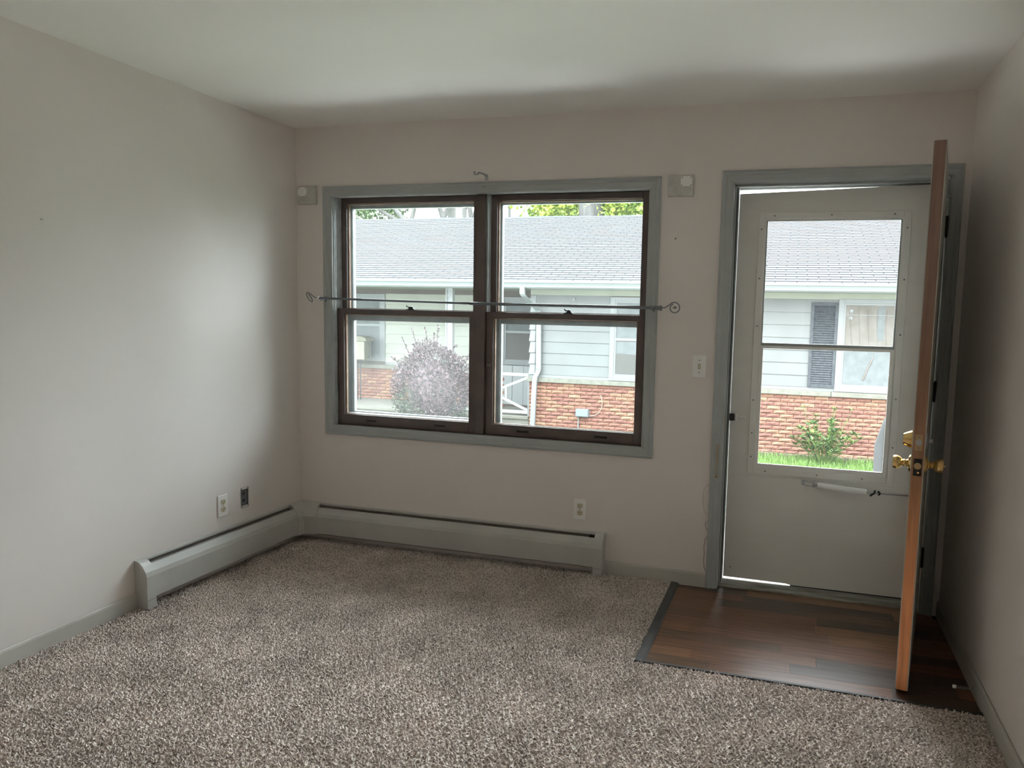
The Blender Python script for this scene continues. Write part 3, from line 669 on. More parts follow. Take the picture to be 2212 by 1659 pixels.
# ------------------------------------------------------------------ curtain rod, blocks, hooks
cr = thing('curtain_rod', (1.17, -.07, 1.45), 'thin grey telescoping curtain rod with scroll ends across the window', 'curtain rod')
obj('thin_tube', tube(B(), [(.200, -.070, 1.4575), (.68, -.070, 1.450), (1.16, -.070, 1.4435)], .0062, 12), M_rod, cr, smooth=True)
obj('thick_tube', tube(B(), [(1.145, -.070, 1.4437), (1.65, -.070, 1.4415), (2.170, -.070, 1.4395)], .0082, 12), M_rod, cr, smooth=True)
def scroll(x, z, sx):
    pts = [(x, -.07, z)]
    for k in range(30):
        t = k/29; a = -math.pi*0.75+t*2.15*math.pi; r = .030*(1-.35*t)
        pts.append((x+sx*(.062-r*math.cos(a)*-1*-1 if False else .062+r*math.sin(a-math.pi*.25+math.pi)*-1), -.07, z+.004+r*math.cos(a+math.pi*.75+0)*1.0))
    return pts
def scroll2(x, z, sx):
    c = (x+sx*.066, z+.001); pts = [(x, -.07, z), (x+sx*.018, -.07, z+.002)]
    for k in range(26):
        t = k/25; a = math.radians(150) - t*math.radians(400); r = .029*(1-.30*t)
        pts.append((c[0]+sx*r*math.cos(a), -.07, c[1]+r*math.sin(a)))
    return pts
fn_ = obj('finial', tube(B(), scroll2(2.192, 1.4400, 1), [.003]*28, 8), M_rod, cr, smooth=True)
obj('leaf_tip', lathe(B(), (2.250, -.07, 1.442), (1, 0, .1), [(0, .001), (.006, .007), (.014, .006), (.022, .001)], 8), M_rod, fn_)
fn_ = obj('finial', tube(B(), [(x*1.0 if i < 2 else .178+(x-.178)*.75, y+(0 if i < 2 else -.02*math.sin(i*.3)), z) for i, (x, y, z) in enumerate(scroll2(.186, 1.459, -1))], [.003]*28, 8), M_rod, cr, smooth=True)
obj('collar', lathe(B(), (.196, -.07, 1.4577), (-1, 0, 0), [(0, .011), (.008, .011), (.012, .006)], 14), M_white, cr)
obj('collar', lathe(B(), (2.160, -.07, 1.4395), (1, 0, 0), [(0, .0105), (.022, .0105), (.024, .013), (.034, .013), (.036, .005)], 14), M_rod, cr)
for x, z in ((.205, 1.4575), (2.145, 1.4395)):
    bm = bx(x-.005, x+.005, -.022, -.012, z-.020, z+.012, .002); tube(bm, [(x, -.018, z-.005), (x, -.050, z-.010), (x, -.068, z-.010), (x, -.082, z-.002)], .004, 8)
    obj('bracket', bm, M_rod, cr)
bk = thing('rod_bracket', (1.17, 0, 2.12), 'small empty metal curtain-rod bracket above the window centre', 'bracket')
obj('back_plate', bx(1.196, 1.214, -.004, 0, 2.108, 2.138, bev=.001), M_steel, bk)
obj('arm', tube(B(), [(1.205, -.003, 2.126), (1.203, -.030, 2.134), (1.196, -.062, 2.134), (1.188, -.078, 2.132)], .0048, 8), M_steel, bk)
obj('cradle', box(bx(1.166, 1.190, -.086, -.070, 2.122, 2.128, .001), 1.166, 1.172, -.086, -.070, 2.128, 2.140, .001), M_steel, bk)
bm = B()
for x in (1.190, 1.205): lathe(bm, (x, -.0125, 2.072), (0, -1, 0), [(0, .0022), (.002, .002)], 8)
obj('nail_heads', bm, M_dark, win)
def block(x0, x1, z0, z1, p, label):
    t = thing('mounting_block', ((x0+x1)/2, 0, z0), label, 'block', 'curtain mounting blocks beside the window')
    obj('board', bx(x0, x1, -.018, 0, z0, z1, bev=.002), M_board, t)
    a, b_, c, d = p; pl = obj('plate', bx(a, b_, -.0195, -.017, c, d, bev=.001), M_white, t)
    for x in (a+.006, b_-.006):
        for z in (c+.006, d-.006): obj('screw', lathe(B(), (x, -.0193, z), (0, -1, 0), [(0, .0028), (.0012, .0022)], 8), M_black, pl)
block(.018, .146, 1.998, 2.102, (.024, .085, 2.045, 2.096), 'pale wooden mounting block with a white plate, by the left corner of the room')
block(2.195, 2.322, 1.996, 2.100, (2.258, 2.315, 2.044, 2.094), 'pale wooden mounting block with a white plate, between window and door')
# security chain on the left door casing
ch = thing('door_chain', (2.49, -.012, .80), 'brass security chain hanging from its keeper on the left door casing', 'door chain')
bm = bx(2.484, 2.505, -.017, -.012, .752, .800, .001); box(bm, 2.484, 2.487, -.026, -.014, .765, .808); box(bm, 2.502, 2.505, -.026, -.014, .765, .808); box(bm, 2.484, 2.505, -.028, -.024, .765, .790)
obj('keeper', bm, M_steel, ch)
bm = B(); zc = .762
for i in range(14):
    pts = []; x = 2.496+.0015*math.sin(i*1.7)
    for k in range(11):
        a = 2*math.pi*k/10; u = .0042*math.cos(a); v = .0078*math.sin(a)
        pts.append((x+(u if i % 2 else 0), -.021+(0 if i % 2 else u), zc+v))
    tube(bm, pts, .0013, 5, False); zc -= .0118
obj('chain_links', bm, M_brassd, ch, smooth=True)
obj('chain_slide', lathe(B(), (2.495, -.021, zc), (0, 0, -1), [(0, .003), (.003, .007), (.008, .007), (.010, .002)], 12), M_brass, ch)
# old paint edges beside the door casing
def crack(pts, r=.0009):
    obj('paint_crack', tube(B(), [(x, -.0003, z) for x, z in pts], r, 5), M_crack, WF)
crack([(2.462, .545), (2.448, .540), (2.435, .515), (2.430, .475), (2.432, .440), (2.440, .405), (2.455, .380)], .0006)
crack([(2.462, .352), (2.452, .345), (2.448, .332), (2.452, .315), (2.461, .300)], .0014)
crack([(2.461, .270), (2.450, .250), (2.446, .215), (2.449, .175), (2.447, .140), (2.452, .100), (2.458, .085)], .0016)
obj('dent', lathe(B(), (2.215, -.0002, .140), (0, -1, 0), [(0, .004), (.0008, .003)], 10), M_gyp, WF)
obj('dent', lathe(B(), (2.24, -.0002, 1.79), (0, -1, 0), [(0, .005), (.0005, .004)], 10), M_crack, WF)
# door stop
ds = thing('door_stop', (3.55, -.80, .04), 'pale spring door stop on the right baseboard behind the open door', 'door stop')
bm = B(); pts = []
for k in range(90): a = k*2*math.pi/9; pts.append((3.553-.068*k/89, -.84+.005*math.cos(a), .045+.005*math.sin(a)))
tube(bm, pts, .0012, 5); obj('spring', bm, M_steel, ds)
obj('rubber_tip', lathe(B(), (3.487, -.84, .045), (-1, 0, 0), [(0, .007), (.010, .007), (.012, .004)], 12), M_white, ds)

# ================================================================== outside
G0 = -.85
tag(obj('terrain', bx(-40, 40, WT, 60, G0-.3, G0), M_lawn), 'lawn between this house and the neighbouring house', 'lawn', kind='structure')
tag(obj('bounce_paving', bx(-7.0, 9.0, WT+.03, 3.6, G0-.02, G0+.015), mottled('pale_concrete', (0.68, 0.66, 0.63), (0.76, 0.74, 0.71), 3, .9)), 'unseen pale concrete paving added below the window to bounce daylight indoors', 'paving', kind='structure')  # out of view; added to bounce daylight up onto the ceiling
tag(obj('porch_step', bx(2.2, 3.9, WT+.03, 1.35, G0, -.10, bev=.01), MATS['pale_concrete']), 'concrete doorstep outside the storm door', 'step')
# grass patch near the neighbour
def grass_patch():
    bm = B()
    for _ in range(420):
        x, y = rnd.uniform(-.5, .5), rnd.uniform(-.5, .5); a = rnd.uniform(0, 6.28); h = rnd.uniform(.05, .13); w_ = rnd.uniform(.008, .014)
        bend = rnd.uniform(.02, .12); b_ = rnd.uniform(0, 6.28)
        px, py = math.cos(a)*w_, math.sin(a)*w_; qx, qy = math.cos(b_)*bend, math.sin(b_)*bend
        v = [bm.verts.new(p) for p in ((x-px, y-py, 0), (x+px, y+py, 0), (x+px*.7+qx*.4, y+py*.7+qy*.4, h*.6), (x-px*.7+qx*.4, y-py*.7+qy*.4, h*.6), (x+qx, y+qy, h))]
        bm.faces.new((v[0], v[1], v[2], v[3])); bm.faces.new((v[3], v[2], v[4]))
    return bm
gp = obj('grass', grass_patch(), M_grassb, None, 'bright green grass in front of the neighbouring brick wall', 'grass', kind='stuff', normals=False)
gp.location = (0, 0, G0)
gn_scatter(gp, [(-5.0, 6.0, 5.5, 8.55, .42)], None, seed=8)
bm = B()
box(bm, -1.7, 9, 8.45, 8.98, G0-.05, G0+.012)
for _ in range(1500):
    x, y = rnd.uniform(1.8, 5.2), rnd.uniform(8.48, 8.9); s_ = rnd.uniform(.012, .03); a = rnd.uniform(0, 6.28); z = G0+.013+rnd.uniform(0, .03)
    v = [bm.verts.new((x+s_*math.cos(a+q), y+s_*.7*math.sin(a+q), z+rnd.uniform(-.006, .012))) for q in (0, 1.6, 3.1, 4.7)]; bm.faces.new(v)
tag(obj('leaf_litter', bm, M_mulch, normals=False), 'dry leaf litter along the foot of the brick wall', 'leaf litter', kind='stuff')

# ---- neighbouring house
NH = thing('neighbor_house', (0, 9, G0), 'low white-sided house with brick base and grey shingle roof across the lawn', 'house')
YF = 9.0; YR = 10.2; XC = -1.76; XE = 8.0; XW = -10.0
bm = B(); box(bm, XC+.02, XE, YF-.02, YF+.15, G0, 1.84); box(bm, XW, XC+.05, YR-.02, YR+.15, G0, 1.84); box(bm, XC+.02, XC+.15, YF-.02, YR, G0, 1.84)
box(bm, XE-.15, XE, YF+.1, 18.6, G0, 1.84); box(bm, XW, XW+.15, YR, 18.6, G0, 1.84)
obj('wall_core', bm, M_mortar, NH)
# bricks
BL, BH, MJ = .2165, .0668, .0075
def brick_bm(L, seed, depth=.03):
    r = random.Random(seed); bm = B(); nx, nz = 5, 3; g = {}
    h = BH-MJ; l = L-MJ
    for i in range(nx+1):
        for j in range(nz+1):
            edge = i in (0, nx) or j in (0, nz)
            g[i, j] = bm.verts.new((l*i/nx, -(.004 if edge else .010+r.uniform(0, .014)), h*j/nz + (0 if edge else r.uniform(-.004, .004))))
    for i in range(nx):
        for j in range(nz): bm.faces.new((g[i, j], g[i+1, j], g[i+1, j+1], g[i, j+1]))
    bk_ = [bm.verts.new(p) for p in ((0, depth, 0), (l, depth, 0), (l, depth, h), (0, depth, h))]
    bm.faces.new([g[i, 0] for i in range(nx, -1, -1)]+[bk_[0], bk_[1]]); bm.faces.new([g[i, nz] for i in range(nx+1)]+[bk_[2], bk_[3]])
    bm.faces.new([g[0, j] for j in range(nz+1)]+[bk_[3], bk_[0]]); bm.faces.new([g[nx, j] for j in range(nz, -1, -1)]+[bk_[1], bk_[2]])
    return bm
def mesh_of(bm, mat, name):
    bmesh.ops.recalc_face_normals(bm, faces=bm.faces); me = bpy.data.meshes.new(name); bm.to_mesh(me); bm.free()
    for m in (mat if isinstance(mat, (list, tuple)) else [mat]): me.materials.append(m)
    return me
shapes = [brick_bm(BL, s_) for s_ in range(4)]
bmeshes = {}
for si, sb in enumerate(shapes):
    for mi in range(5): bmeshes[si, mi] = mesh_of(sb.copy(), M_brick[mi], 'brick')
nb0 = origin(NH); nbrick = 0; rest = B()
def add_rest(x, y, z, L, si, mi):
    t = shapes[si].copy() if abs(L-BL) < 1e-6 else brick_bm(L, si)
    for v in t.verts: v.co += Vector((x, y, z))
    for f in t.faces: f.material_index = mi
    me = bpy.data.meshes.new('t'); t.to_mesh(me); t.free(); rest.from_mesh(me); bpy.data.meshes.remove(me)
rows = 15
for r_ in range(rows):
    z = .148-(r_+1)*BH+MJ*.5; x = XC - (BL/2 if r_ % 2 else 0)
    off = rnd.uniform(-.01, .01)
    while x < 5.6:
        si, mi = rnd.randrange(4), rnd.choices(range(5), (5, 4, 4, 2, 5))[0]
        a = x
        if a < XC-.001:
            add_rest(XC, YF-.03, z, BL/2, si, mi)
        elif nbrick < 300 and (a < .30 or 2.10 < a < 4.35):
            o = bpy.data.objects.new('brick', bmeshes[si, mi]); COL.objects.link(o); o.parent = NH
            o.location = Vector((a, YF-.03+rnd.uniform(-.003, .003), z))-nb0; nbrick += 1
        else: add_rest(a, YF-.03, z, BL, si, mi)
        x += BL
for r_ in range(10):       # recessed porch wall
    z = .148-(r_+1)*BH+MJ*.5; x = -7.6 - (BL/2 if r_ % 2 else 0)
    while x < -2.85:
        add_rest(x, YR-.03, z, BL, rnd.randrange(4), rnd.choices(range(5), (5, 4, 4, 2, 5))[0]); x += BL
obj('brickwork', rest, M_brick, NH, kind='stuff')
# stone caps
for x0, x1 in ((XC-.03, 1.25), (1.256, 3.455), (3.462, 5.7), (5.706, XE)):
    bm = bx(x0, x1, YF-.085, YF, .150, .228, bev=.006); obj('cap_stone', bm, M_stone, NH)
for x0, x1 in ((-9.9, -6.4), (-6.394, -4.1), (-4.094, -2.82)):
    obj('cap_stone', bx(x0, x1, YR-.085, YR, .150, .228, bev=.006), M_stone, NH)
# siding
SE = [.285, .475, .679, .885, 1.090, 1.297, 1.503, 1.72]
def boards(x0, x1, Y, mat=None):
    for a, b_ in zip(SE, SE[1:]):
        bm = B(); extrude_profile(bm, [(Y-.005, a), (Y-.034, a), (Y-.036, a+.004), (Y-.022, b_+.006), (Y-.005, b_+.006)], lambda t, y, z: (t, y, z), x0, x1)
        obj('siding_board', bm, mat or M_siding, NH)
boards(XC+.10, -.275, YF); boards(1.02, 3.50, YF); boards(4.92, XE, YF)
boards(-5.44, -2.83, YR, M_psid); boards(-9.9, -7.2, YR, M_psid); boards(-1.905, XC, YR, M_psid)
for x0, x1, Y in ((XC, -.275, YF), (1.02, 3.5, YF), (4.92, XE, YF), (-5.44, -2.83, YR)):
    obj('starter_trim', bx(x0, x1, Y-.03, Y, .229, .288), M_vin, NH)
for a, b_ in zip(SE, SE[1:]):
    bm = B(); P = [(XC-.018, YF-.052, a+.002), (XC+.10, YF-.052, a+.002), (XC+.10, YF-.030, b_-.006), (XC+.004, YF-.030, b_-.006)]
    A = [bm.verts.new(p) for p in P]; C = [bm.verts.new((p[0], YF+.02, p[2])) for p in P]
    bm.faces.new(A); bm.faces.new(C[::-1])
    for i in range(4): bm.faces.new((A[i], A[(i+1) % 4], C[(i+1) % 4], C[i]))
    obj('corner_cap', bm, M_vin, NH)
obj('side_wall_panel', bx(XC-.004, XC+.02, YF+.01, YR, .15, 1.82), M_siding, NH)
# eave: soffit, frieze, fascia, gutter
obj('soffit', bx(XW, XE, 8.47, 10.3, 1.822, 1.842), M_soff, NH)
obj('frieze_board', bx(XC, XE, YF-.045, YF, 1.722, 1.822), M_soff, NH)
obj('fascia', bx(XW, XE, 8.455, 8.475, 1.815, 1.945), M_gut, NH)
obj('gutter', extrude_profile(B(), [(8.455, 1.832), (8.385, 1.832), (8.378, 1.846), (8.378, 1.864), (8.360, 1.900), (8.345, 1.916), (8.345, 1.932), (8.337, 1.932), (8.337, 1.946), (8.352, 1.946), (8.355, 1.915), (8.372, 1.895), (8.390, 1.845), (8.455, 1.845)], lambda t, y, z: (t, y, z), XW, XE), M_gut, NH)
# downspout
def spout(bm, pts, wx, wy):
    pts = [Vector(p) for p in pts]; R_ = []
    for i, p in enumerate(pts): R_.append([bm.verts.new(p+Vector((sx*wx/2, sy*wy/2, 0))) for sx, sy in ((-1, -1), (1, -1), (1, 1), (-1, 1))])
    for A, C in zip(R_, R_[1:]):
        for q in range(4): bm.faces.new((A[q], A[(q+1) % 4], C[(q+1) % 4], C[q]))
    bm.faces.new(R_[0]); bm.faces.new(R_[-1][::-1])
bm = B(); spout(bm, [(-1.715, 8.41, 1.86), (-1.715, 8.41, 1.72), (-1.70, 8.44, 1.68), (-1.58, 8.87, 1.44), (-1.575, 8.905, 1.38), (-1.562, 8.905, .38), (-1.575, 8.88, .32), (-1.605, 8.84, .24), (-1.615, 8.84, .15), (-1.645, 8.84, -.70), (-1.65, 8.80, -.80)], .085, .06)
dsn = obj('downspout', bm, M_gut, NH)
for z in (1.04, .40): obj('strap', bx(-1.618, -1.515, 8.868, 8.94, z-.008, z+.008), M_vin, dsn)
# utility box, pipe and cable
ub = obj('utility_box', bx(-.844, -.610, 8.87, YF-.02, -.430, -.292, bev=.004), M_util, NH)
obj('box_cover', bx(-.834, -.620, 8.862, 8.872, -.420, -.302, bev=.003), M_util, ub)
obj('conduit', tube(B(), [(-.802, 8.92, -.43), (-.806, 8.92, -.85)], .012, 8), M_vin, ub)
obj('cable', tube(B(), [(-.41, 8.955, -.03), (-.385, 8.945, -.10), (-.372, 8.94, -.17), (-.385, 8.94, -.27), (-.44, 8.94, -.36), (-.52, 8.94, -.405), (-.60, 8.94, -.418), (-.66, 8.93, -.43)], .006, 6), M_cable, ub)
obj('tag', bx(-.965, -.925, YF-.05, YF-.045, 1.625, 1.675), M_vin, NH)
# windows of the neighbour
def nwin(x0, x1, z0, z1, Y, zm, up_mat, low_mat, casing_w=.085, label=None):
    bm = rframe(B(), x0, x1, z0, z1, casing_w, casing_w, casing_w, .07, Y-.050, Y-.005, .004)
    o = obj('window', bm, M_vin, NH, label)
    a0, a1, b0, b1 = x0+casing_w, x1-casing_w, z0+casing_w, z1-.07
    bm = B(); rframe(bm, a0, a1, b0, b1, .03, .03, .035, .03, Y-.040, Y-.020); box(bm, a0, a1, Y-.042, Y-.022, zm-.02, zm+.025)
    obj('sash', bm, M_vin, o)
    obj('upper_pane', bx(a0+.03, a1-.03, Y-.029, Y-.026, zm+.025, b1-.03), up_mat, o); obj('lower_pane', bx(a0+.03, a1-.03, Y-.033, Y-.030, b0+.035, zm-.02), low_mat, o)
    return o
nB = nwin(-.275, 1.02, .235, 1.705, YF, .966, M_gauze, M_screen)
obj('blind', bx(-.155, .90, YF-.0275, YF-.0255, 1.42, 1.60), M_vin, nB)
bm = bx(-.155, .90, YF-.0355, YF-.0335, .62, .93)
for v in bm.verts:
    if v.co.z < .7: v.co.z += .06 if v.co.x > 0 else .10
obj('reflection_strip', bm, M_gauze, nB)
nD = nwin(3.500, 4.92, .235, 1.735, YF, .955, M_sheet, M_gauze)
obj('muntin', bx(3.60, 4.82, YF-.034, YF-.028, 1.476, 1.486), M_vin, nD)
obj('curtain_tie', bx(4.10, 4.20, YF-.033, YF-.0285, 1.08, 1.62), M_gauze, nD)
bm = B()
for cx, cz in ((3.70, 1.545), (3.69, 1.43)): lathe(bm, (cx, YF-.029, cz), (0, -1, 0), [(0, .032), (.004, .028), (.005, .004)], 10)
obj('cloth_knot', bm, M_vin, nD)
for i in range(7):
    x = 3.70+i*.13; obj('fold', tube(B(), [(x+.06*(i-3)*.2, YF-.030, 1.58), (x, YF-.031, 1.30), (x+.03, YF-.030, 1.01)], .006, 6), M_sheet, nD)
obj('fold', tube(B(), [(4.06, YF-.034, .80), (3.99, YF-.035, .62), (3.93, YF-.034, .44)], .016, 6), M_sheet, nD)
sh = obj('shutter', rframe(B(), 3.085, 3.497, .290, 1.670, .045, .045, .06, .05, YF-.062, YF-.034, .003), M_shut, NH)
for i in range(34):
    z = .352+i*.0373; bm = bx(3.130, 3.452, -.014, .014, -.003, .003)
    for v in bm.verts:
        y, zz = v.co.y, v.co.z; v.co.y = YF-.046+y*.6-zz*.8; v.co.z = z+y*.8+zz*.6+.016
    obj('slat', bm, M_shut, sh)
obj('back_board', bx(3.12, 3.46, YF-.036, YF-.032, .34, 1.63), M_shut, sh)
nC = nwin(-2.815, -1.905, .345, 1.700, YR, 1.005, M_gauze, M_screen, .075)
for i, x in enumerate((-2.80, -2.56, -2.325, -2.09)):
    obj('panel_board', bx(x, x+.232, YR-.03, YR, -.455, .335, bev=.003), M_panel, NH)
nE = nwin(-7.2, -5.44, .30, 1.720, YR, 1.06, M_gauze, M_gauze, .10)
obj('porch_slab', bx(XW, XC-.01, YF-.03, YR+.1, G0, -.500, bev=.01), M_conc, NH)
obj('porch_nosing', bx(XW, XC-.012, YF-.06, YF-.02, -.56, -.499, bev=.008), M_stone, NH)
pp = obj('porch_post', rframe(B(), -3.470, -3.330, -.50, 1.822, .018, .018, .02, .02, YF+.0, YF+.10), M_rail, NH)
obj('post_fill', bx(-3.453, -3.347, YF+.03, YF+.06, -.49, 1.81), mottled('lattice_fill', (.16, .17, .18), (.27, .28, .29), 30, .6), pp)
obj('post_base', bx(-3.485, -3.315, YF-.01, YF+.11, -.50, -.46), M_vin, pp)
rl = obj('railing', box(bx(-3.33, XC, YF+.02, YF+.06, .232, .288, .003), -3.33, XC, YF+.02, YF+.06, -.462, -.405, .003), M_rail, NH)
def bar(a, b_, wd):
    a, b_ = Vector(a), Vector(b_); d = (b_-a).normalized(); n_ = Vector((-d.z, 0, d.x))*wd/2; bm = B()
    P = [a+n_, b_+n_, b_-n_, a-n_]; A = [bm.verts.new(p) for p in P]; C = [bm.verts.new(p+Vector((0, .03, 0))) for p in P]
    bm.faces.new(A); bm.faces.new(C[::-1])
    for i in range(4): bm.faces.new((A[i], A[(i+1) % 4], C[(i+1) % 4], C[i]))
    return bm
obj('brace', bar((-3.33, YF+.025, -.42), (XC, YF+.025, .235), .045), M_rail, rl); obj('brace', bar((-3.33, YF+.027, .235), (XC, YF+.027, -.42), .045), M_rail, rl)
for x in (-2.242, -2.86): obj('brace', bar((x, YF+.026, -.215), (x, YF+.026, .03), .035), M_rail, rl)
obj('handrail_post', bx(XC-.05, XC-.015, YF+.01, YF+.05, -.50, .30), M_vin, NH)
# roof
RY0, RZ0, SL = 8.42, 1.930, 1/3.0; nrm = math.hypot(1, SL); RYR = 13.87; RZR = RZ0+(RYR-RY0)*SL
bm = B(); extrude_profile(bm, [(RY0, RZ0), (RYR, RZR), (19.3, RZ0), (19.3, RZ0-.06), (RY0, RZ0-.06)], lambda t, y, z: (t, y, z), XW-.2, XE+.2)
obj('roof_deck', bm, M_ridge, NH)
EXP, TAB = .143, .334; nr = int((RYR-RY0)*nrm/EXP)+1
bm = B(); dy, dz = 1/nrm, SL/nrm
for i in range(nr):
    s0, s1 = i*EXP, min((i+1)*EXP+.012, (RYR-RY0)*nrm); x = XW-.2-(TAB/2)*(i % 2)+rnd.uniform(-.012, .012)
    while x < XE+.2:
        a, b_ = x+.008, x+TAB-.008; j = rnd.uniform(-.002, .003)
        P0 = [(a, RY0+(s0+j)*dy+.0, RZ0+(s0+j)*dz+.015), (b_, RY0+(s0+j)*dy, RZ0+(s0+j)*dz+.015), (b_, RY0+s1*dy, RZ0+s1*dz+.004), (a, RY0+s1*dy, RZ0+s1*dz+.004)]
        v = [bm.verts.new(p) for p in P0]; q = [bm.verts.new((p[0], p[1]+.001, p[2]-.015)) for p in P0[:2]]
        bm.faces.new(v); bm.faces.new((v[1], v[0], q[0], q[1])).material_index = 1; bm.faces.new((v[0], v[3], q[0])); bm.faces.new((v[2], v[1], q[1]))
        x += TAB
obj('shingles', bm, [M_shing, MATS['shingle_shadow_edge']], NH, kind='stuff', normals=False)
x = XW
for i in range(54):
    bm = B(); extrude_profile(bm, [(RYR-.14, RZR-.036), (RYR, RZR+.018+.006*math.sin(i*.7)), (RYR+.14, RZR-.036), (RYR+.14, RZR-.05), (RYR, RZR), (RYR-.14, RZR-.05)], lambda t, y, z: (t, y, z), x, x+.335)
    obj('ridge_cap', bm, M_ridge, NH); x += .333
# ---- objects by the porch
gb = thing('storage_box', (-5.93, 9.85, -.5), 'beige metal box on thin dark legs, left of the purple bush', 'box')
obj('body', bx(-6.25, -5.672, 9.72, 10.0, .345, .735, bev=.02), M_beige, gb)
bm = B()
extrude_profile(bm, [(-.35, .735), (-.33, .80), (-.22, .835), (.22, .835), (.33, .80), (.35, .735)], lambda t, a, z: (-5.96+a, t, z), 9.70, 10.02)
obj('lid', bm, M_tan, gb)
for x in (-5.92, -5.85, -6.2): obj('leg', tube(B(), [(x, 9.86, .345), (x, 9.86, -.5)], .012, 6), M_black, gb)
obj('handle', tube(B(), [(-5.665, 9.86, .70), (-5.63, 9.86, .66), (-5.63, 9.86, .44), (-5.665, 9.86, .38)], .01, 6), M_black, gb)
tag(obj('flower_pot', lathe(B(), (-5.95, 9.3, -.5), (0, 0, 1), [(0, .05), (.16, .08), (.18, .085), (.19, .07)], 16), M_clay), 'small green pot on the porch by the left window edge', 'pot')
gp2 = thing('yard_post', (3.64, 3.0, G0), 'grey pointed board standing outside, at the right edge of the door glass', 'post')
bm = B(); poly_slab(bm, [(3.560, G0), (3.553, .335), (3.618, .570), (3.628, .565), (3.72, .33), (3.72, G0)], 3.0, 3.05); obj('board', bm, M_grey, gp2)
obj('edge_trim', bx(3.622, 3.628, 2.990, 3.0, G0, .50), M_vin, gp2)

# ---- plants
def leaf(bm, p, d, L, wd, nrm_=None, mi=0):
    d = d.normalized(); n_ = nrm_ or Vector((rnd.uniform(-1, 1), rnd.uniform(-1, 1), rnd.uniform(-.2, 1))); s_ = d.cross(n_)
    if s_.length < 1e-3: s_ = Vector((1, 0, 0))
    s_ = s_.normalized()*wd/2
    v = [bm.verts.new(q) for q in (p, p+d*L*.5+s_, p+d*L, p+d*L*.5-s_)]
    f = bm.faces.new(v); f.material_index = mi
bb_ = thing('barberry_bush', (-3.25, 8.05, G0), 'round purple-leaved bush in front of the neighbouring porch', 'bush')
bc = Vector((-3.20, 7.95, -.02)); bm = B()
def bush_r(u):   # radius towards unit vector
    return 1.0
for _ in range(15000):
    u = Vector((rnd.gauss(0, 1), rnd.gauss(0, 1), rnd.gauss(0, 1))).normalized(); r = rnd.uniform(.72, 1.03)**.6
    lump = 1+.07*math.sin(7*u.x+3*u.z)+.06*math.sin(9*u.y-5*u.z+1)
    p = bc+Vector((u.x*.64*r*lump, u.y*.64*r*lump, u.z*(.84 if u.z > 0 else .86)*r*lump))
    if p.z < G0+.02: continue
    green = p.z < -.15+.25*math.sin(p.x*5) and rnd.random() < .75
    leaf(bm, p, u+Vector((rnd.uniform(-1, 1), rnd.uniform(-1, 1), rnd.uniform(-.4, 1))), rnd.uniform(.028, .055), rnd.uniform(.018, .03), mi=1 if green else 0)
obj('foliage', bm, [M_barb, M_barbg], bb_, kind='stuff', normals=False)
bm = B(); bmesh.ops.create_icosphere(bm, subdivisions=3, radius=1)
for v in bm.verts: v.co = bc+Vector((v.co.x*.42, v.co.y*.42, v.co.z*.58))
obj('inner_foliage', bm, M_barb, bb_)
for (dx, dz, L, lean) in ((-.22, .62, .50, -.25), (-.05, .70, .46, -.18), (.10, .70, .52, .20), (.04, .74, .30, .06), (-.36, .48, .50, -.35), (-.2, .66, .25, -.9), (.30, .62, .30, .8), (.45, .48, .55, 1.6), (.50, .40, .50, 1.0), (.56, .20, .55, 1.1), (.58, .05, .50, 2.6), (.40, .55, .42, 1.9), (-.5, .35, .35, -.9)):
    p0 = bc+Vector((dx, -.05, dz)); d = Vector((lean, rnd.uniform(-.3, .1), 1)).normalized(); bm = B()
    pts = [p0+d*L*t+Vector((0, 0, -.10*t*t*abs(lean)*L)) for t in (0, .35, .7, 1)]
    tube(bm, pts, [.008, .007, .006, .004], 5)
    for k in range(46):
        t = rnd.random(); i = min(2, int(t*3)); q = pts[i].lerp(pts[i+1], t*3-i)
        leaf(bm, q, d*.6+Vector((rnd.uniform(-1, 1), rnd.uniform(-1, 1), rnd.uniform(-1, 1))), rnd.uniform(.03, .05), .022)
    obj('sprig', bm, M_barb, bb_, normals=False)
bm = B()
for _ in range(7): tube(bm, [(-3.2+rnd.uniform(-.05, .05), 7.95+rnd.uniform(-.05, .05), G0), (-3.2+rnd.uniform(-.3, .3), 7.95+rnd.uniform(-.3, .3), -.1)], [.012, .006], 5)
obj('stems', bm, M_twig, bb_)
gs = thing('green_shrub', (3.36, 8.15, G0), 'leafy green shrub against the brick wall, seen through the storm door', 'shrub')
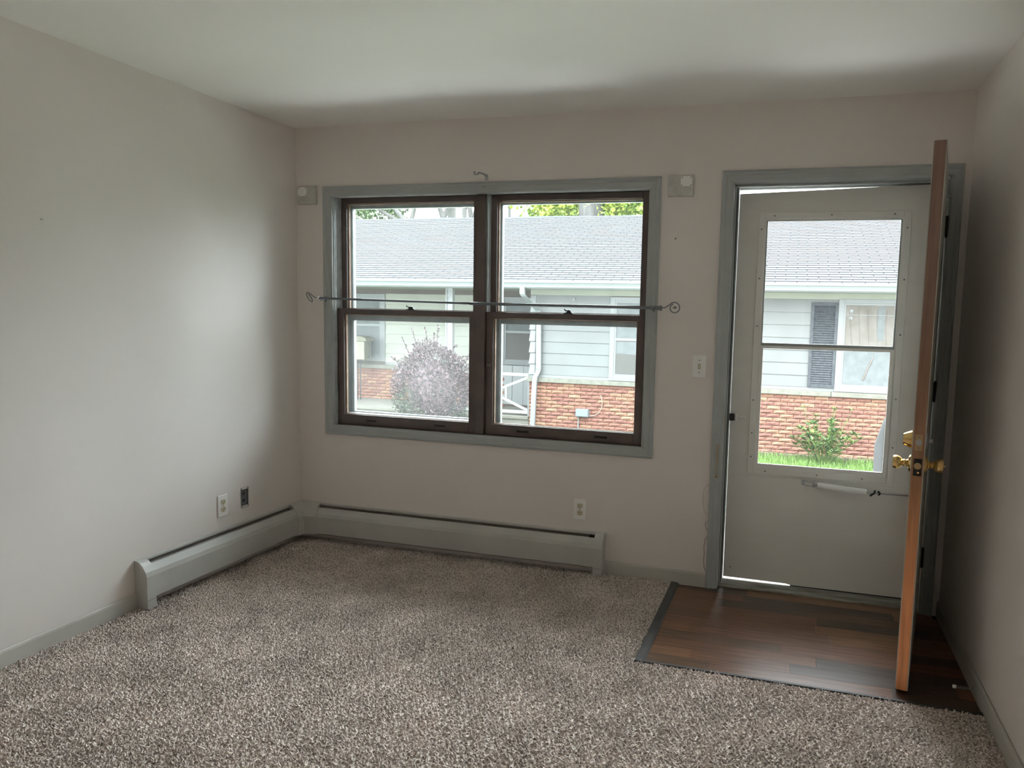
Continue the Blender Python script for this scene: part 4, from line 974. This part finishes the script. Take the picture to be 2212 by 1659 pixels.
for k in range(46):
    a = rnd.uniform(0, 6.28); sp = rnd.uniform(.05, 1)**.6; base = Vector((3.36+.10*math.cos(a)*sp, 8.15+.10*math.sin(a)*sp, G0))
    hh = (.90-.42*sp)*rnd.uniform(.55, 1.0) if k > 4 else .88
    tip = Vector((3.36+.50*math.cos(a)*sp, 8.15+.30*math.sin(a)*sp, G0+hh)); bm = B(); mid = base.lerp(tip, .5)+Vector((0, 0, .06))
    tube(bm, [base, mid, tip], [.006, .005, .003], 5)
    d = (tip-mid).normalized()
    for q in range(26 if k > 4 else 20):
        t = rnd.uniform(.35, 1.0) if q > 9 else 1.0; p = base.lerp(mid, t*2) if t < .5 else mid.lerp(tip, t*2-1)
        an = rnd.uniform(0, 6.28); o_ = Vector((math.cos(an), math.sin(an), rnd.uniform(-.1, .8)))
        L = rnd.uniform(.06, .125) if k > 4 else rnd.uniform(.03, .06); dd = (o_+d*.4).normalized(); s_ = dd.cross(Vector((0, 0, 1))).normalized()*L*.14
        v = [bm.verts.new(w_) for w_ in (p, p+dd*L*.35+s_, p+dd*L*.75+s_*.8-Vector((0, 0, L*.08)), p+dd*L-Vector((0, 0, L*.2)), p+dd*L*.75-s_*.8-Vector((0, 0, L*.08)), p+dd*L*.35-s_)]
        bm.faces.new((v[0], v[1], v[2], v[3])); bm.faces.new((v[0], v[3], v[4], v[5]))
    obj('sprig', bm, M_leaf, gs, normals=False)

def branchy(bm, p, d, L, r, depth, tips):
    pts = [p]; q = p
    for i in range(3):
        d = (d+Vector((rnd.uniform(-.16, .16), rnd.uniform(-.16, .16), rnd.uniform(-.05, .12)))).normalized(); q = q+d*L/3; pts.append(q)
    tube(bm, pts, [r, r*.85, r*.72, r*.6], 6 if depth > 2 else 4, False)
    tips.append(q)
    if depth:
        for s_ in range(rnd.choice((2, 2, 3))):
            a = rnd.uniform(0, 6.28); nd = (d+Vector((math.cos(a), math.sin(a), .1))*rnd.uniform(.4, .8)).normalized()
            branchy(bm, pts[rnd.choice((2, 3))], nd, L*rnd.uniform(.62, .8), r*.55, depth-1, tips)
def tree(x, y, h, r, label, leaves=0, lmat=None, dirs=None, crown=None, group=None, depth=4, lsz=.14):
    t = thing('leafy_tree' if leaves else 'bare_tree', (x, y, G0), label, 'tree', group)
    bm = B(); tips = []; base = Vector((x, y, G0)); top = Vector((x+rnd.uniform(-.1, .1), y, G0+h))
    tube(bm, [base, base.lerp(top, .4), top], [r*1.25, r*1.02, r*.9], 12, False)
    for d in (dirs or [(-.5, 0, 1), (.5, .1, 1), (0, .4, 1)]):
        branchy(bm, top-Vector((0, 0, r*.4)), Vector(d).normalized(), 2.4, r*.62, depth, tips)
    obj('trunk', bm, M_bark, t, smooth=True)
    if leaves:
        bm = B(); c = crown or tips
        for _ in range(leaves):
            p = rnd.choice(c); s_ = rnd.uniform(.25, .9)
            q = Vector(p)+Vector((rnd.gauss(0, .5), rnd.gauss(0, .5), rnd.gauss(0, .4)))*s_
            leaf(bm, q, Vector((rnd.uniform(-1, 1), rnd.uniform(-1, 1), rnd.uniform(-1, .4))), rnd.uniform(.6, 1.2)*lsz, rnd.uniform(.6, 1.1)*lsz)
        obj('foliage', bm, lmat, t, kind='stuff', normals=False)
    return t
cr1 = [(rnd.uniform(-5.9, -1.6), 22.1+rnd.uniform(-.8, .8), 4.75+rnd.random()**1.6*3.4) for _ in range(95)]
cr1 = [c for c in cr1 if not (-4.3 < c[0] < -3.5 and c[2] < 5.3)]+[(rnd.uniform(-6.1, -4.9), 20.2, rnd.uniform(4.6, 5.2)) for _ in range(5)]+[(rnd.uniform(-3.0, -1.6), 20.2, rnd.uniform(4.6, 5.4)) for _ in range(6)]
tree(-3.87, 20.6, 7.5, .43, 'large tree with a thick grey trunk and yellow-green leaves behind the roof', 15000, M_tleaf, crown=cr1, lsz=.15)
cr2 = [(rnd.uniform(-16.6, -13.4), 25+rnd.uniform(-1, 1), 5.0+rnd.random()*2.6) for _ in range(80)]
tree(-15.0, 25.8, 4.6, .16, 'pale green tree behind the roof, at the left edge of the window', 9000, M_tleaf2, crown=cr2, lsz=.12)
for x, y, h, r, dirs, lb in ((-12.55, 24.2, 5.7, .17, [(-.9, 0, 1), (.35, 0, 1), (-.9, 0, .5)], 'bare tree forking low, first bare one right of the pale green tree'),
                         (-12.35, 27.5, 8.5, .20, [(-.2, 0, 1), (.4, 0, 1)], 'bare tree with a straight trunk, just right of the low forking one'),
                         (-11.55, 25.0, 6.1, .18, [(-.45, 0, 1), (.35, 0, 1)], 'bare tree splitting into a narrow fork, third bare one from the left'),
                         (-11.05, 26.8, 6.3, .19, [(-.25, 0, 1), (.55, 0, 1)], 'bare tree splitting into a wide fork, fourth bare one from the left'),
                         (-10.35, 24.5, 6.4, .11, [(.7, 0, 1), (.1, 0, 1)], 'slender bare tree left of the window mullion'),
                         (-8.3, 24.5, 7.6, .07, [(-.8, 0, -.35), (.5, 0, .2), (.7, 0, -.3)], 'thin bare tree with drooping twigs right of the window mullion')):
    tree(x, y, h, r, lb, dirs=dirs, group='bare trees behind the roof', depth=4)
